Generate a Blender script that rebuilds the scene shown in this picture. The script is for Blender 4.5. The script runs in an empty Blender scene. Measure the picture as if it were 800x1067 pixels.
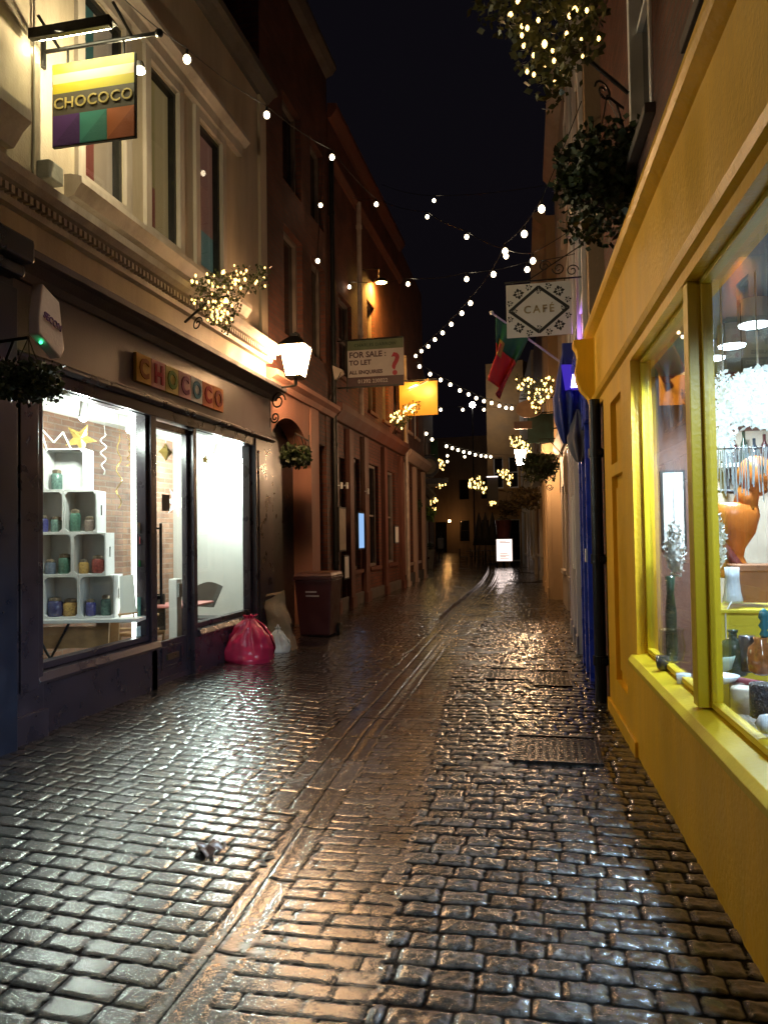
import bpy, math, random
import numpy as np
from mathutils import Vector, Matrix, noise as mnoise
random.seed(7); RNG = np.random.default_rng(7)
S = bpy.context.scene; C = S.collection
PI = math.pi

# ---------------------------------------------------------------- camera model
F_PX = 790.0; CX, CY = 400.0, 533.5; CAM_H = 1.6
YAW = math.atan(170/790); PIT = math.atan(24/790); ROL = 0.015
def _basis():
    f = Vector((-math.sin(YAW)*math.cos(PIT), math.cos(YAW)*math.cos(PIT), math.sin(PIT)))
    r0 = Vector((math.cos(YAW), math.sin(YAW), 0)); u0 = r0.cross(f)
    c, s = math.cos(ROL), math.sin(ROL)
    return c*r0 - s*u0, s*r0 + c*u0, f
BR, BU, BF = _basis()
cam = bpy.data.cameras.new('camera'); camo = bpy.data.objects.new('camera', cam); C.objects.link(camo)
cam.sensor_fit = 'VERTICAL'; cam.sensor_height = 24; cam.lens = 24*F_PX/1067; cam.clip_end = 400; cam.clip_start = .05
m = Matrix((BR, BU, -BF)).transposed().to_4x4(); m.translation = Vector((0, 0, CAM_H)); camo.matrix_world = m
S.camera = camo
def ray(u, v): return BF + BR*((u-CX)/F_PX) - BU*((v-CY)/F_PX)
def px_y(u, v, y): d = ray(u, v); return Vector((0, 0, CAM_H)) + d*(y/d.y)     # survey helpers: a bearing met with a known plane
def px_x(u, v, x): d = ray(u, v); return Vector((0, 0, CAM_H)) + d*(x/d.x)

# ---------------------------------------------------------------- materials
def newmat(name):
    mt = bpy.data.materials.new(name); mt.use_nodes = True
    nt = mt.node_tree; nt.nodes.clear(); out = nt.nodes.new('ShaderNodeOutputMaterial')
    return mt, nt, out
def N(nt, t, **k):
    n = nt.nodes.new(t)
    for a, b in k.items():
        if a in n.inputs.keys() if isinstance(a, str) else False: n.inputs[a].default_value = b
        else: setattr(n, a, b)
    return n
def ramp(nt, src, stops):
    r = nt.nodes.new('ShaderNodeValToRGB'); e = r.color_ramp.elements
    while len(e) < len(stops): e.new(.5)
    for i, (p, c) in enumerate(stops):
        e[i].position = p; e[i].color = (c[0], c[1], c[2], 1)
    nt.links.new(src, r.inputs[0]); return r
MATS = {}
def pm(name, col, rough=.6, var=.25, scale=6, bump=.15, bscale=40, metal=0, spec=.5, dirt=0, coat=0, streak=False):
    """painted / plastered / cloth surface: noise-broken colour, roughness and bump"""
    if name in MATS: return MATS[name]
    mt, nt, out = newmat(name); L = nt.links.new
    p = N(nt, 'ShaderNodeBsdfPrincipled'); L(p.outputs[0], out.inputs[0])
    tc = N(nt, 'ShaderNodeTexCoord'); mp = N(nt, 'ShaderNodeMapping'); L(tc.outputs['Object'], mp.inputs[0])
    if streak: mp.inputs['Scale'].default_value = (1, 1, .18)
    n1 = N(nt, 'ShaderNodeTexNoise'); n1.inputs['Scale'].default_value = scale; n1.inputs['Detail'].default_value = 6; L(mp.outputs[0], n1.inputs[0])
    lo = [c*(1-var) for c in col]; hi = [min(1, c*(1+var)) for c in col]
    r = ramp(nt, n1.outputs[0], [(.3, lo), (.7, hi)]); last = r.outputs[0]
    if dirt:
        n3 = N(nt, 'ShaderNodeTexNoise'); n3.inputs['Scale'].default_value = scale*.45; n3.inputs['Detail'].default_value = 9; n3.inputs['Roughness'].default_value = .7; L(mp.outputs[0], n3.inputs[0])
        r3 = ramp(nt, n3.outputs[0], [(.45, (0, 0, 0)), (.68, (dirt,)*3)])
        mx = N(nt, 'ShaderNodeMix', data_type='RGBA'); L(r3.outputs[0], mx.inputs['Factor']); L(last, mx.inputs[6]); mx.inputs[7].default_value = (col[0]*.35+.01, col[1]*.33+.008, col[2]*.3+.006, 1); last = mx.outputs[2]
    L(last, p.inputs['Base Color'])
    rr = ramp(nt, n1.outputs[0], [(.3, (max(.03, rough*.75),)*3), (.75, (min(1, rough*1.2),)*3)]); L(rr.outputs[0], p.inputs['Roughness'])
    p.inputs['Metallic'].default_value = metal; p.inputs['Specular IOR Level'].default_value = spec; p.inputs['Coat Weight'].default_value = coat
    n2 = N(nt, 'ShaderNodeTexNoise'); n2.inputs['Scale'].default_value = bscale; n2.inputs['Detail'].default_value = 5; L(tc.outputs['Object'], n2.inputs[0])
    b = N(nt, 'ShaderNodeBump'); b.inputs['Strength'].default_value = bump; b.inputs['Distance'].default_value = .02; L(n2.outputs[0], b.inputs['Height']); L(b.outputs[0], p.inputs['Normal'])
    MATS[name] = mt; return mt
def brickmat(name, c1, c2, mortar, bw=.22, bh=.075, rough=.75, axis='y', wet=0):
    """brick laid in the plane of a wall: local (along, up) coordinates"""
    if name in MATS: return MATS[name]
    mt, nt, out = newmat(name); L = nt.links.new
    p = N(nt, 'ShaderNodeBsdfPrincipled'); L(p.outputs[0], out.inputs[0])
    tc = N(nt, 'ShaderNodeTexCoord'); sx = N(nt, 'ShaderNodeSeparateXYZ'); L(tc.outputs['Object'], sx.inputs[0])
    cb = N(nt, 'ShaderNodeCombineXYZ')
    add = N(nt, 'ShaderNodeMath', operation='ADD'); L(sx.outputs[0], add.inputs[0]); L(sx.outputs[1], add.inputs[1])
    L(add.outputs[0], cb.inputs[0]); L(sx.outputs[2], cb.inputs[1])
    nw = N(nt, 'ShaderNodeTexNoise'); nw.inputs['Scale'].default_value = 5; L(tc.outputs['Object'], nw.inputs[0])
    vm = N(nt, 'ShaderNodeVectorMath', operation='MULTIPLY_ADD'); L(nw.outputs['Color'], vm.inputs[0]); vm.inputs[1].default_value = (.02, .02, .02); L(cb.outputs[0], vm.inputs[2])
    bt = N(nt, 'ShaderNodeTexBrick'); L(vm.outputs[0], bt.inputs[0]); bt.inputs['Scale'].default_value = 1
    bt.inputs['Brick Width'].default_value = bw; bt.inputs['Row Height'].default_value = bh; bt.inputs['Mortar Size'].default_value = .009; bt.inputs['Mortar Smooth'].default_value = .3
    bt.inputs['Color1'].default_value = (*c1, 1); bt.inputs['Color2'].default_value = (*c2, 1); bt.inputs['Mortar'].default_value = (*mortar, 1); bt.inputs['Bias'].default_value = 0
    n1 = N(nt, 'ShaderNodeTexNoise'); n1.inputs['Scale'].default_value = 2.2; n1.inputs['Detail'].default_value = 8; L(tc.outputs['Object'], n1.inputs[0])
    r = ramp(nt, n1.outputs[0], [(.3, (.55, .5, .5)), (.7, (1.25, 1.2, 1.15))])
    mx = N(nt, 'ShaderNodeMix', data_type='RGBA', blend_type='MULTIPLY'); mx.inputs['Factor'].default_value = 1; L(bt.outputs[0], mx.inputs[6]); L(r.outputs[0], mx.inputs[7]); L(mx.outputs[2], p.inputs['Base Color'])
    p.inputs['Roughness'].default_value = rough
    b = N(nt, 'ShaderNodeBump'); b.inputs['Strength'].default_value = .6; b.inputs['Distance'].default_value = .012
    ma = N(nt, 'ShaderNodeMath', operation='SUBTRACT'); n2 = N(nt, 'ShaderNodeTexNoise'); n2.inputs['Scale'].default_value = 60; L(tc.outputs['Object'], n2.inputs[0]); L(n2.outputs[0], ma.inputs[0]); L(bt.outputs['Fac'], ma.inputs[1]); L(ma.outputs[0], b.inputs['Height']); L(b.outputs[0], p.inputs['Normal'])
    MATS[name] = mt; return mt
def emis(name, col, st, sampling=None):
    if name in MATS: return MATS[name]
    mt, nt, out = newmat(name); e = N(nt, 'ShaderNodeEmission'); e.inputs[0].default_value = (*col, 1); e.inputs[1].default_value = st
    nt.links.new(e.outputs[0], out.inputs[0])
    if sampling: mt.cycles.emission_sampling = sampling
    MATS[name] = mt; return mt
def glass(name, tint=(1, 1, 1), rough=0.0, refl=1.0, smear=0.0):
    """thin window glass: sees through and mirrors by Fresnel, with faint smears"""
    if name in MATS: return MATS[name]
    mt, nt, out = newmat(name); L = nt.links.new
    t = N(nt, 'ShaderNodeBsdfTransparent'); t.inputs[0].default_value = (*tint, 1)
    g = N(nt, 'ShaderNodeBsdfGlossy'); g.inputs['Roughness'].default_value = rough
    ge = N(nt, 'ShaderNodeNewGeometry'); dt = N(nt, 'ShaderNodeVectorMath', operation='DOT_PRODUCT'); L(ge.outputs['Incoming'], dt.inputs[0]); L(ge.outputs['Normal'], dt.inputs[1])
    ab = N(nt, 'ShaderNodeMath', operation='ABSOLUTE'); L(dt.outputs['Value'], ab.inputs[0]); om = N(nt, 'ShaderNodeMath', operation='SUBTRACT'); om.inputs[0].default_value = 1; L(ab.outputs[0], om.inputs[1])
    pw = N(nt, 'ShaderNodeMath', operation='POWER'); L(om.outputs[0], pw.inputs[0]); pw.inputs[1].default_value = 5
    fr = N(nt, 'ShaderNodeMath', operation='MULTIPLY_ADD'); L(pw.outputs[0], fr.inputs[0]); fr.inputs[1].default_value = .93; fr.inputs[2].default_value = .04   # Schlick, per face
    mu = N(nt, 'ShaderNodeMath', operation='MULTIPLY'); L(fr.outputs[0], mu.inputs[0]); mu.inputs[1].default_value = refl*.8
    mx = N(nt, 'ShaderNodeMixShader'); L(mu.outputs[0], mx.inputs[0]); L(t.outputs[0], mx.inputs[1]); L(g.outputs[0], mx.inputs[2])
    last = mx
    if smear:
        d = N(nt, 'ShaderNodeBsdfTranslucent'); d.inputs[0].default_value = (.8, .85, .9, 1)
        tc = N(nt, 'ShaderNodeTexCoord'); n1 = N(nt, 'ShaderNodeTexNoise'); n1.inputs['Scale'].default_value = 2.5; n1.inputs['Detail'].default_value = 8; n1.inputs['Distortion'].default_value = 1.2
        L(tc.outputs['Object'], n1.inputs[0]); r = ramp(nt, n1.outputs[0], [(.45, (0, 0, 0)), (.8, (smear,)*3)])
        m2 = N(nt, 'ShaderNodeMixShader'); L(r.outputs[0], m2.inputs[0]); L(mx.outputs[0], m2.inputs[1]); L(d.outputs[0], m2.inputs[2]); last = m2
    L(last.outputs[0], out.inputs[0]); MATS[name] = mt; return mt
def leafmat(name, c1, c2):
    if name in MATS: return MATS[name]
    mt, nt, out = newmat(name); L = nt.links.new
    p = N(nt, 'ShaderNodeBsdfPrincipled'); L(p.outputs[0], out.inputs[0]); tc = N(nt, 'ShaderNodeTexCoord')
    n1 = N(nt, 'ShaderNodeTexNoise'); n1.inputs['Scale'].default_value = 14; L(tc.outputs['Object'], n1.inputs[0])
    r = ramp(nt, n1.outputs[0], [(.35, c1), (.65, c2)]); L(r.outputs[0], p.inputs['Base Color']); p.inputs['Roughness'].default_value = .45
    MATS[name] = mt; return mt

# ---------------------------------------------------------------- objects
BASE = {}
def thing(name, label, cat, loc=(0, 0, 0), group=None):
    o = bpy.data.objects.new(name, None); C.objects.link(o); o.location = Vector(loc); o.empty_display_size = .1
    o['label'] = label; o['category'] = cat
    if group: o['group'] = group
    BASE[o.name] = Vector(loc); return o
def tag(o, label, cat, group=None):
    o['label'] = label; o['category'] = cat
    if group: o['group'] = group
    return o
class MB:
    """collects shapes in world coordinates; build() links them as one mesh object"""
    def __init__(s): s.v = []; s.f = []
    def add(s, vs, fs):
        k = len(s.v); s.v += [tuple(q) for q in vs]; s.f += [tuple(i+k for i in q) for q in fs]; return s
    def hexa(s, p):   # p: 8 points, bottom loop then top loop
        return s.add(p, [(3, 2, 1, 0), (4, 5, 6, 7), (0, 1, 5, 4), (1, 2, 6, 5), (2, 3, 7, 6), (3, 0, 4, 7)])
    def box(s, x0, x1, y0, y1, z0, z1):
        return s.hexa([(x0, y0, z0), (x1, y0, z0), (x1, y1, z0), (x0, y1, z0), (x0, y0, z1), (x1, y0, z1), (x1, y1, z1), (x0, y1, z1)])
    def cyl(s, a, b, r0, r1=None, n=10, cap=True):
        a = Vector(a); b = Vector(b); r1 = r0 if r1 is None else r1
        d = (b-a).normalized(); u = d.cross(Vector((0, 0, 1)) if abs(d.z) < .9 else Vector((1, 0, 0))).normalized(); w = d.cross(u)
        vs = [a+(u*math.cos(t)+w*math.sin(t))*r0 for t in [2*PI*i/n for i in range(n)]] + [b+(u*math.cos(t)+w*math.sin(t))*r1 for t in [2*PI*i/n for i in range(n)]]
        fs = [(i, (i+1) % n, n+(i+1) % n, n+i) for i in range(n)]
        if cap: fs += [tuple(range(n-1, -1, -1)), tuple(range(n, 2*n))]
        return s.add(vs, fs)
    def tube(s, pts, r, n=7):
        for a, b in zip(pts, pts[1:]):
            if (Vector(a)-Vector(b)).length > 1e-5: s.cyl(a, b, r, n=n)
        return s
    def lathe(s, c, prof, n=16, sx=1, sy=1, wob=0):
        c = Vector(c); vs = []; fs = []
        for (r, z) in prof:
            for i in range(n):
                t = 2*PI*i/n; k = 1+wob*mnoise.noise(Vector((math.cos(t)*2, math.sin(t)*2, z*6)))
                vs.append(c+Vector((r*k*math.cos(t)*sx, r*k*math.sin(t)*sy, z)))
        for j in range(len(prof)-1):
            for i in range(n): fs.append((j*n+i, j*n+(i+1) % n, (j+1)*n+(i+1) % n, (j+1)*n+i))
        fs += [tuple(range(n-1, -1, -1)), tuple(range((len(prof)-1)*n, len(prof)*n))]
        return s.add(vs, fs)
    def ball(s, c, r, n=12, k=8, sz=1, wob=0):
        return s.lathe(c, [(max(1e-4, r*math.sin(PI*j/k)), -r*sz*math.cos(PI*j/k)) for j in range(k+1)], n, wob=wob)
    def prism(s, pts, off):  # planar polygon (list of Vectors) extruded by off
        n = len(pts); off = Vector(off); a = [Vector(p) for p in pts]
        return s.add(a+[p+off for p in a], [tuple(range(n-1, -1, -1)), tuple(range(n, 2*n))]+[(i, (i+1) % n, n+(i+1) % n, n+i) for i in range(n)])
    def grid(s, fn, nu, nv):
        vs = [fn(i/nu, j/nv) for j in range(nv+1) for i in range(nu+1)]
        return s.add(vs, [(j*(nu+1)+i, j*(nu+1)+i+1, (j+1)*(nu+1)+i+1, (j+1)*(nu+1)+i) for j in range(nv) for i in range(nu)])
    def build(s, name, mt, parent=None, smooth=False, origin=None, bevel=0, solid=0):
        me = bpy.data.meshes.new(name); b = BASE[parent.name] if parent is not None else (Vector(origin) if origin is not None else Vector((0, 0, 0)))
        me.from_pydata([(v[0]-b.x, v[1]-b.y, v[2]-b.z) for v in s.v], [], s.f); me.materials.append(mt)
        if smooth: me.polygons.foreach_set('use_smooth', [True]*len(me.polygons))
        o = bpy.data.objects.new(name, me); C.objects.link(o); o.parent = parent
        if parent is None: o.location = b
        BASE[o.name] = b
        if solid: md = o.modifiers.new('solid', 'SOLIDIFY'); md.thickness = solid
        if bevel: md = o.modifiers.new('bevel', 'BEVEL'); md.width = bevel; md.segments = 2; md.limit_method = 'ANGLE'
        me.update(); return o
def struct(o): o['kind'] = 'structure'; return o
class Wall:
    """a facade: s runs along the street, n out towards it, z up"""
    def __init__(w, a, b, side):
        w.a = Vector((a[0], a[1], 0)); d = Vector((b[0]-a[0], b[1]-a[1], 0)); w.len = d.length; w.d = d.normalized()
        w.n = Vector((w.d.y, -w.d.x, 0))*side
    def p(w, s, n, z): q = w.a+w.d*s+w.n*n; return Vector((q.x, q.y, z))
    def box(w, m, s0, s1, n0, n1, z0, z1):
        return m.hexa([w.p(s0, n0, z0), w.p(s1, n0, z0), w.p(s1, n1, z0), w.p(s0, n1, z0), w.p(s0, n0, z1), w.p(s1, n0, z1), w.p(s1, n1, z1), w.p(s0, n1, z1)])
    def frame(w, m, s0, s1, z0, z1, t, n0, n1):
        w.box(m, s0, s1, n0, n1, z0, z0+t); w.box(m, s0, s1, n0, n1, z1-t, z1); w.box(m, s0, s0+t, n0, n1, z0+t, z1-t); w.box(m, s1-t, s1, n0, n1, z0+t, z1-t); return m
    def quad(w, m, s0, s1, n, z0, z1): return m.add([w.p(s0, n, z0), w.p(s1, n, z0), w.p(s1, n, z1), w.p(s0, n, z1)], [(0, 1, 2, 3)])
    def pierced(w, m, s0, s1, z0, z1, n0, n1, holes):
        """wall slab with rectangular openings (s0,s1,z0,z1)"""
        ss = sorted({s0, s1}|{q for h in holes for q in h[:2]}); zs = sorted({z0, z1}|{q for h in holes for q in h[2:4]})
        for a, b in zip(ss, ss[1:]):
            run = None
            for c, d in zip(zs, zs[1:]):
                mid = ((a+b)/2, (c+d)/2); hole = any(h[0] < mid[0] < h[1] and h[2] < mid[1] < h[3] for h in holes)
                if hole:
                    if run: w.box(m, a, b, n0, n1, run[0], run[1]); run = None
                else: run = [c, d] if run is None else [run[0], d]
            if run: w.box(m, a, b, n0, n1, run[0], run[1])
        return m
    def extr(w, m, s0, s1, prof):  # profile polygon of (n,z) swept along s
        a = [w.p(s0, q[0], q[1]) for q in prof]; return m.prism(a, w.d*(s1-s0))
FONT = None
def text(name, s, size, origin, xdir, zdir, mt, parent, bold=.0, depth=.003, align='CENTER', spacing=1.0, sx=1.0):
    cu = bpy.data.curves.new(name, 'FONT'); cu.body = s; cu.size = size; cu.align_x = align; cu.align_y = 'CENTER'; cu.extrude = depth; cu.offset = bold; cu.space_character = spacing; cu.resolution_u = 3
    o = bpy.data.objects.new(name+'_tmp', cu); C.objects.link(o); bpy.context.view_layer.update()
    me = bpy.data.meshes.new_from_object(o.evaluated_get(bpy.context.evaluated_depsgraph_get())); bpy.data.objects.remove(o)
    x = Vector(xdir).normalized(); z = Vector(zdir).normalized(); y = x.cross(z)*-1
    nrm = x.cross(z)   # text normal
    M = Matrix((x*sx, z, nrm)).transposed().to_4x4(); M.translation = Vector(origin)-BASE[parent.name]
    me.transform(M); me.materials.clear(); me.materials.append(mt)
    ob = bpy.data.objects.new(name, me); C.objects.link(ob); ob.parent = parent; BASE[ob.name] = BASE[parent.name]; return ob
def foliage(m, fn, n, size, rnd=random, up=.2):
    """n small leaf quads (bent pairs of triangles) at points drawn from fn()"""
    for _ in range(n):
        c = Vector(fn()); a = Vector((rnd.gauss(0, 1), rnd.gauss(0, 1), rnd.gauss(0, 1)+up)).normalized(); b = a.cross(Vector((rnd.gauss(0, 1), rnd.gauss(0, 1), rnd.gauss(0, 1)))).normalized()
        l = size*rnd.uniform(.6, 1.5); w = l*.38
        m.add([c, c+a*l*.5+b*w, c+a*l, c+a*l*.5-b*w], [(0, 1, 2, 3)])
    return m
def copy_child(src, parent, loc, sc=None, kids=True):
    c = src.copy(); C.objects.link(c); c.parent = parent; c.location = loc; BASE[c.name] = BASE[parent.name]
    if sc: c.scale = sc
    if kids:
        for g in list(src.children):
            d = g.copy(); C.objects.link(d); d.parent = c
    return c

# ---------------------------------------------------------------- palette
M_cream = pm('cream_render', (.46, .39, .29), .7, .12, 3, .2, 60, dirt=.5, streak=True)
M_creamtrim = pm('cream_moulding', (.44, .39, .34), .65, .12, 5, .15, 50, dirt=.6, streak=True)
M_aub = pm('aubergine_paint', (.028, .020, .028), .32, .25, 5, .06, 90)
M_fascia = pm('fascia_brown_paint', (.075, .058, .066), .45, .2, 3, .08, 60, dirt=.4, streak=True)
M_navy = pm('dark_navy_paint', (.012, .016, .03), .35, .25, 5, .06, 90)
M_glass = glass('window_glass', (.97, .99, .98), 0, 1.0)
M_dglass = pm('dark_window_glass', (.012, .012, .014), .05, .3, 3, .02, 3, spec=.7)
M_iron = pm('black_iron', (.012, .012, .012), .4, .3, 10, .15, 60, metal=.3)
M_white = pm('white_paint', (.75, .74, .72), .5, .05, 5, .05, 60, dirt=.15)
M_wall = pm('white_plaster', (.74, .73, .68), .8, .04, 4, .05, 60)
M_woodt = pm('warm_timber', (.42, .23, .10), .45, .25, 9, .1, 50)
M_yel = pm('warm_lit_yellow_paint', (.80, .46, .018), .42, .12, 2.2, .25, 35, dirt=.42, streak=True)  # shop yellow with the warm street light put into its colour
M_yelf = pm('window_lit_yellow_paint', (.66, .47, .014), .4, .08, 2.5, .10, 45, dirt=.2, streak=True)  # same shop yellow, the cool window light put into its colour
M_yel2 = pm('bright_yellow_paint', (.72, .56, .03), .4, .08, 3, .08, 45, dirt=.12)
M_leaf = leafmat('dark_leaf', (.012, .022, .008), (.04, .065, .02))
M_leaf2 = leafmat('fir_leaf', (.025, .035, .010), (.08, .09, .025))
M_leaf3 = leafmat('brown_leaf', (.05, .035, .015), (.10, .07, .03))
M_fairy = emis('fairy_bulb_light', (1, .60, .17), 6, 'FRONT')
M_bulb = emis('festoon_bulb_light', (1, .80, .52), 9, 'FRONT')
M_redbrick = brickmat('red_brick', (.085, .026, .016), (.125, .042, .024), (.06, .045, .04))
M_darkbrick = brickmat('dark_brick', (.06, .025, .018), (.085, .035, .022), (.05, .042, .036))
M_rbrick = brickmat('deep_red_brick', (.095, .024, .014), (.13, .036, .018), (.05, .035, .03))
M_inbrick = brickmat('interior_brick', (.20, .095, .055), (.34, .18, .11), (.28, .20, .15), .24, .07)
# ================================================================ LEFT SHOP (chocolate shop)
LX = -3.75; GL = .10
A = Wall((LX, 0), (LX, 10), 1)          # s == y
shop = thing('shop_building', 'cream rendered shop building with dark timber shopfront and two lit display windows on the left', 'building', (LX-.5, 7.4, 0))
def part(m, name, mt, parent, **k): return m.build(name, mt, parent, **k)
Y0, Y1 = 4.72, 9.98
m = MB()                                   # stallriser, posts, head rail
for a, b in ((4.98, 6.83), (7.69, 9.36)): part(A.box(MB(), a, b, -.14, 0, -.05, .52), 'stallriser', M_aub, shop, bevel=.004)
for a, b in ((5.0, 6.83), (7.69, 9.34)): part(A.extr(MB(), a, b, [(-.14, .52), (.035, .52), (.045, .545), (.02, .60), (-.14, .615)]), 'window_sill', M_aub, shop, bevel=.003)
for a, b in ((Y0, 5.06), (9.36, Y1)):
    m = MB(); A.box(m, a, b, -.16, .03, -.05, 2.9); A.box(m, a-.02, b+.02, .03, .06, -.05, .34); A.box(m, a+.07, b-.07, .03, .045, .5, 2.75); part(m, 'pilaster', M_aub, shop, bevel=.005)
m = MB(); A.box(m, 5.06, 9.36, -.14, .01, 2.80, 2.92); A.extr(m, Y0, Y1, [(-.1, 2.905), (.05, 2.905), (.085, 2.93), (.085, 2.955), (.04, 2.985), (-.1, 2.99)])
part(m, 'head_rail', M_aub, shop, bevel=.003)
m = MB(); A.box(m, Y0, Y1, -.2, .015, 2.99, 3.56); part(m, 'fascia', M_fascia, shop)
m = MB(); A.extr(m, Y0-.1, Y1+.08, [(-.2, 3.5), (.05, 3.5), (.09, 3.55), (.17, 3.6), (.22, 3.62), (.23, 3.67), (.05, 3.74), (-.2, 3.75)]); part(m, 'fascia_cornice', pm('cornice_dark_paint', (.035, .028, .032), .5, .2, 6, .1, 50, dirt=.5), shop, bevel=.004)
# windows
def shop_window(s0, s1, z0, z1, parent, mt=M_aub, t=.05):
    f = A.frame(MB(), s0-t, s1+t, z0-t, z1+t, t, -.13, -.03).build('window_frame', mt, parent, bevel=.003)
    g = A.box(MB(), s0-.002, s1+.002, -.085, -.079, z0-.002, z1+.002).build('pane', M_glass, f); return f
shop_window(5.11, 6.66, .665, 2.79, shop); shop_window(7.72, 9.27, .665, 2.79, shop)
for a, b in ((6.71, 6.82), (7.62, 7.70)): part(A.box(MB(), a, b, -.14, .0, .0, 2.8), 'mullion', M_aub, shop, bevel=.004)
# door
m = MB(); A.frame(m, 6.82, 7.62, .12, 2.78, .07, -.11, -.05); A.box(m, 6.89, 7.55, -.10, -.06, .19, .56); door = m.build('door', M_aub, shop, bevel=.004)
A.frame(MB(), 7.0, 7.44, .27, .50, .03, -.06, -.045).build('door_panel_moulding', M_aub, door)
A.box(MB(), 7.1, 7.34, -.06, -.04, .36, .42).build('letterbox', pm('dull_brass', (.25, .2, .12), .35, metal=.9), door)
m = MB(); A.box(m, 6.89, 7.55, -.085, -.08, .56, 2.71); m.build('pane', M_glass, door)
A.box(MB(), 6.90, 7.0, -.08, -.03, 1.0, 1.03).cyl(A.p(6.93, -.02, .95), A.p(6.93, -.02, 1.75), .014).cyl(A.p(6.93, -.09, 1.0), A.p(6.93, -.02, 1.0), .01).cyl(A.p(6.93, -.09, 1.7), A.p(6.93, -.02, 1.7), .01).build('handle', M_iron, door)
A.box(MB(), 7.06, 7.22, -.078, -.074, 1.88, 2.05).build('door_notice', pm('black_card', (.02, .02, .02), .6), door)
m = MB(); A.box(m, 6.84, 7.55, -.16, .1, -.05, .12); part(m, 'doorstep', pm('worn_stone', (.18, .14, .12), .5, .2, 12, .3), shop, bevel=.01)
# plain band, dentil cornice, upper wall
m = MB()
UW = [(5.66, 6.30, 4.58, 6.35), (6.76, 7.36, 4.58, 6.35), (7.84, 8.46, 4.58, 6.35), (9.9, 10.0, 4.5, 4.6)][:3]
Z_TOP = 7.7
A.pierced(m, 4.1, 9.93, 3.75, Z_TOP, -.35, -.04, UW); A.box(m, 9.70, 9.93, -.04, .0, 4.30, Z_TOP); part(m, 'upper_wall', M_cream, shop)
m = MB(); A.extr(m, 4.1, 9.98, [(-.05, 4.02), (.03, 4.02), (.05, 4.06), (.05, 4.12), (.14, 4.13), (.19, 4.17), (.20, 4.23), (.10, 4.25), (.02, 4.30), (-.05, 4.30)]); 
for k in range(88):
    s = 4.15+k*.066; A.box(m, s, s+.036, .05, .11, 4.06, 4.115)
part(m, 'dentil_cornice', M_creamtrim, shop)
m = MB(); A.extr(m, 5.42, 9.05, [(-.05, 4.38), (.05, 4.40), (.09, 4.46), (.12, 4.50), (.12, 4.55), (.02, 4.58), (-.05, 4.58)]); part(m, 'sill_course', M_creamtrim, shop)
m = MB()
for (a, b, c, d) in UW:
    A.frame(m, a-.10, b+.10, c, d+.12, .10, -.04, .0)
A.box(m, 5.44, 9.0, -.04, .03, 6.48, 6.60); A.extr(m, 5.4, 9.04, [(-.04, 6.60), (.06, 6.60), (.12, 6.66), (.12, 6.71), (-.04, 6.74)])
part(m, 'window_surround', M_creamtrim, shop)
cols = [[(.03, .09, .08), (.15, .04, .03), (.30, .24, .17)], [(.26, .20, .07), (.18, .06, .035), (.27, .20, .09)], [(.19, .09, .06), (.09, .15, .12), (.19, .09, .06)]]
for i, (a, b, c, d) in enumerate(UW):
    f = A.frame(MB(), a, b, c, d, .045, -.12, -.05).build('sash_frame', M_iron, shop)
    A.box(MB(), a+.04, b-.04, -.105, -.10, c+.04, d-.04).build('pane', glass('sash_glass', (.9, .9, .9), 0, .8), f)
    k = cols[i]; zc = c+.35*(d-c) if i else c+.45*(d-c)
    for q, (s0, s1, z0, z1) in enumerate([(a, (a+b)/2, zc, d), (a, (a+b)/2, c, zc), ((a+b)/2, b, c, d)]):
        if i == 2 and q < 2: s0, s1 = (a, b)
        if i == 2 and q == 2: continue
        mt, nt, out = newmat('lit_blind'); bs = N(nt, 'ShaderNodeBsdfPrincipled'); bs.inputs['Base Color'].default_value = (*k[q], 1); bs.inputs['Roughness'].default_value = .8
        bs.inputs['Emission Color'].default_value = (*k[q], 1); bs.inputs['Emission Strength'].default_value = .42; nt.links.new(bs.outputs[0], out.inputs[0])
        A.box(MB(), s0+(.0 if q > 1 else .0), s1, -.140, -.132, z0, z1).build('blind', mt, f)
# parapet / gutter
m = MB(); A.extr(m, 4.1, 9.98, [(-.3, Z_TOP), (.02, Z_TOP), (.10, Z_TOP+.08), (.16, Z_TOP+.1), (.16, Z_TOP+.2), (-.3, Z_TOP+.25)]); part(m, 'parapet_cornice', pm('weathered_stone', (.10, .085, .075), .8, .2, 6, .3, dirt=.6), shop)
# shell of the room
m = MB(); m.box(-5.3, -5.18, 4.6, 9.98, -.1, 3.2); part(m, 'brick_wall', M_inbrick, shop)
m = MB(); m.box(-5.18, -3.93, 9.88, 9.98, -.1, 3.2); m.box(-5.18, -3.93, 4.6, 4.7, -.1, 3.2); part(m, 'plaster_wall', M_wall, shop)
m = MB(); m.box(-5.18, -3.93, 4.7, 9.88, 2.97, 3.05); m.box(-4.15, -3.93, 4.7, 9.88, 2.86, 2.97); m.box(-4.75, -4.6, 4.7, 9.88, 2.86, 2.97); part(m, 'ceiling', M_wall, shop)
m = MB(); m.box(-5.18, -3.9, 4.7, 9.88, -.06, .14); part(m, 'floor', pm('shop_floor_boards', (.16, .10, .06), .4, .25, 9), shop)
m = MB(); m.box(-8, -5.3, 4.1, 9.98, 0, Z_TOP); m.box(-5.3, -4.1, 4.1, 9.93, 3.2, Z_TOP); m.box(-5.3, -3.95, 4.1, 4.6, 0, 3.2); part(m, 'core', M_darkbrick, shop)

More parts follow.
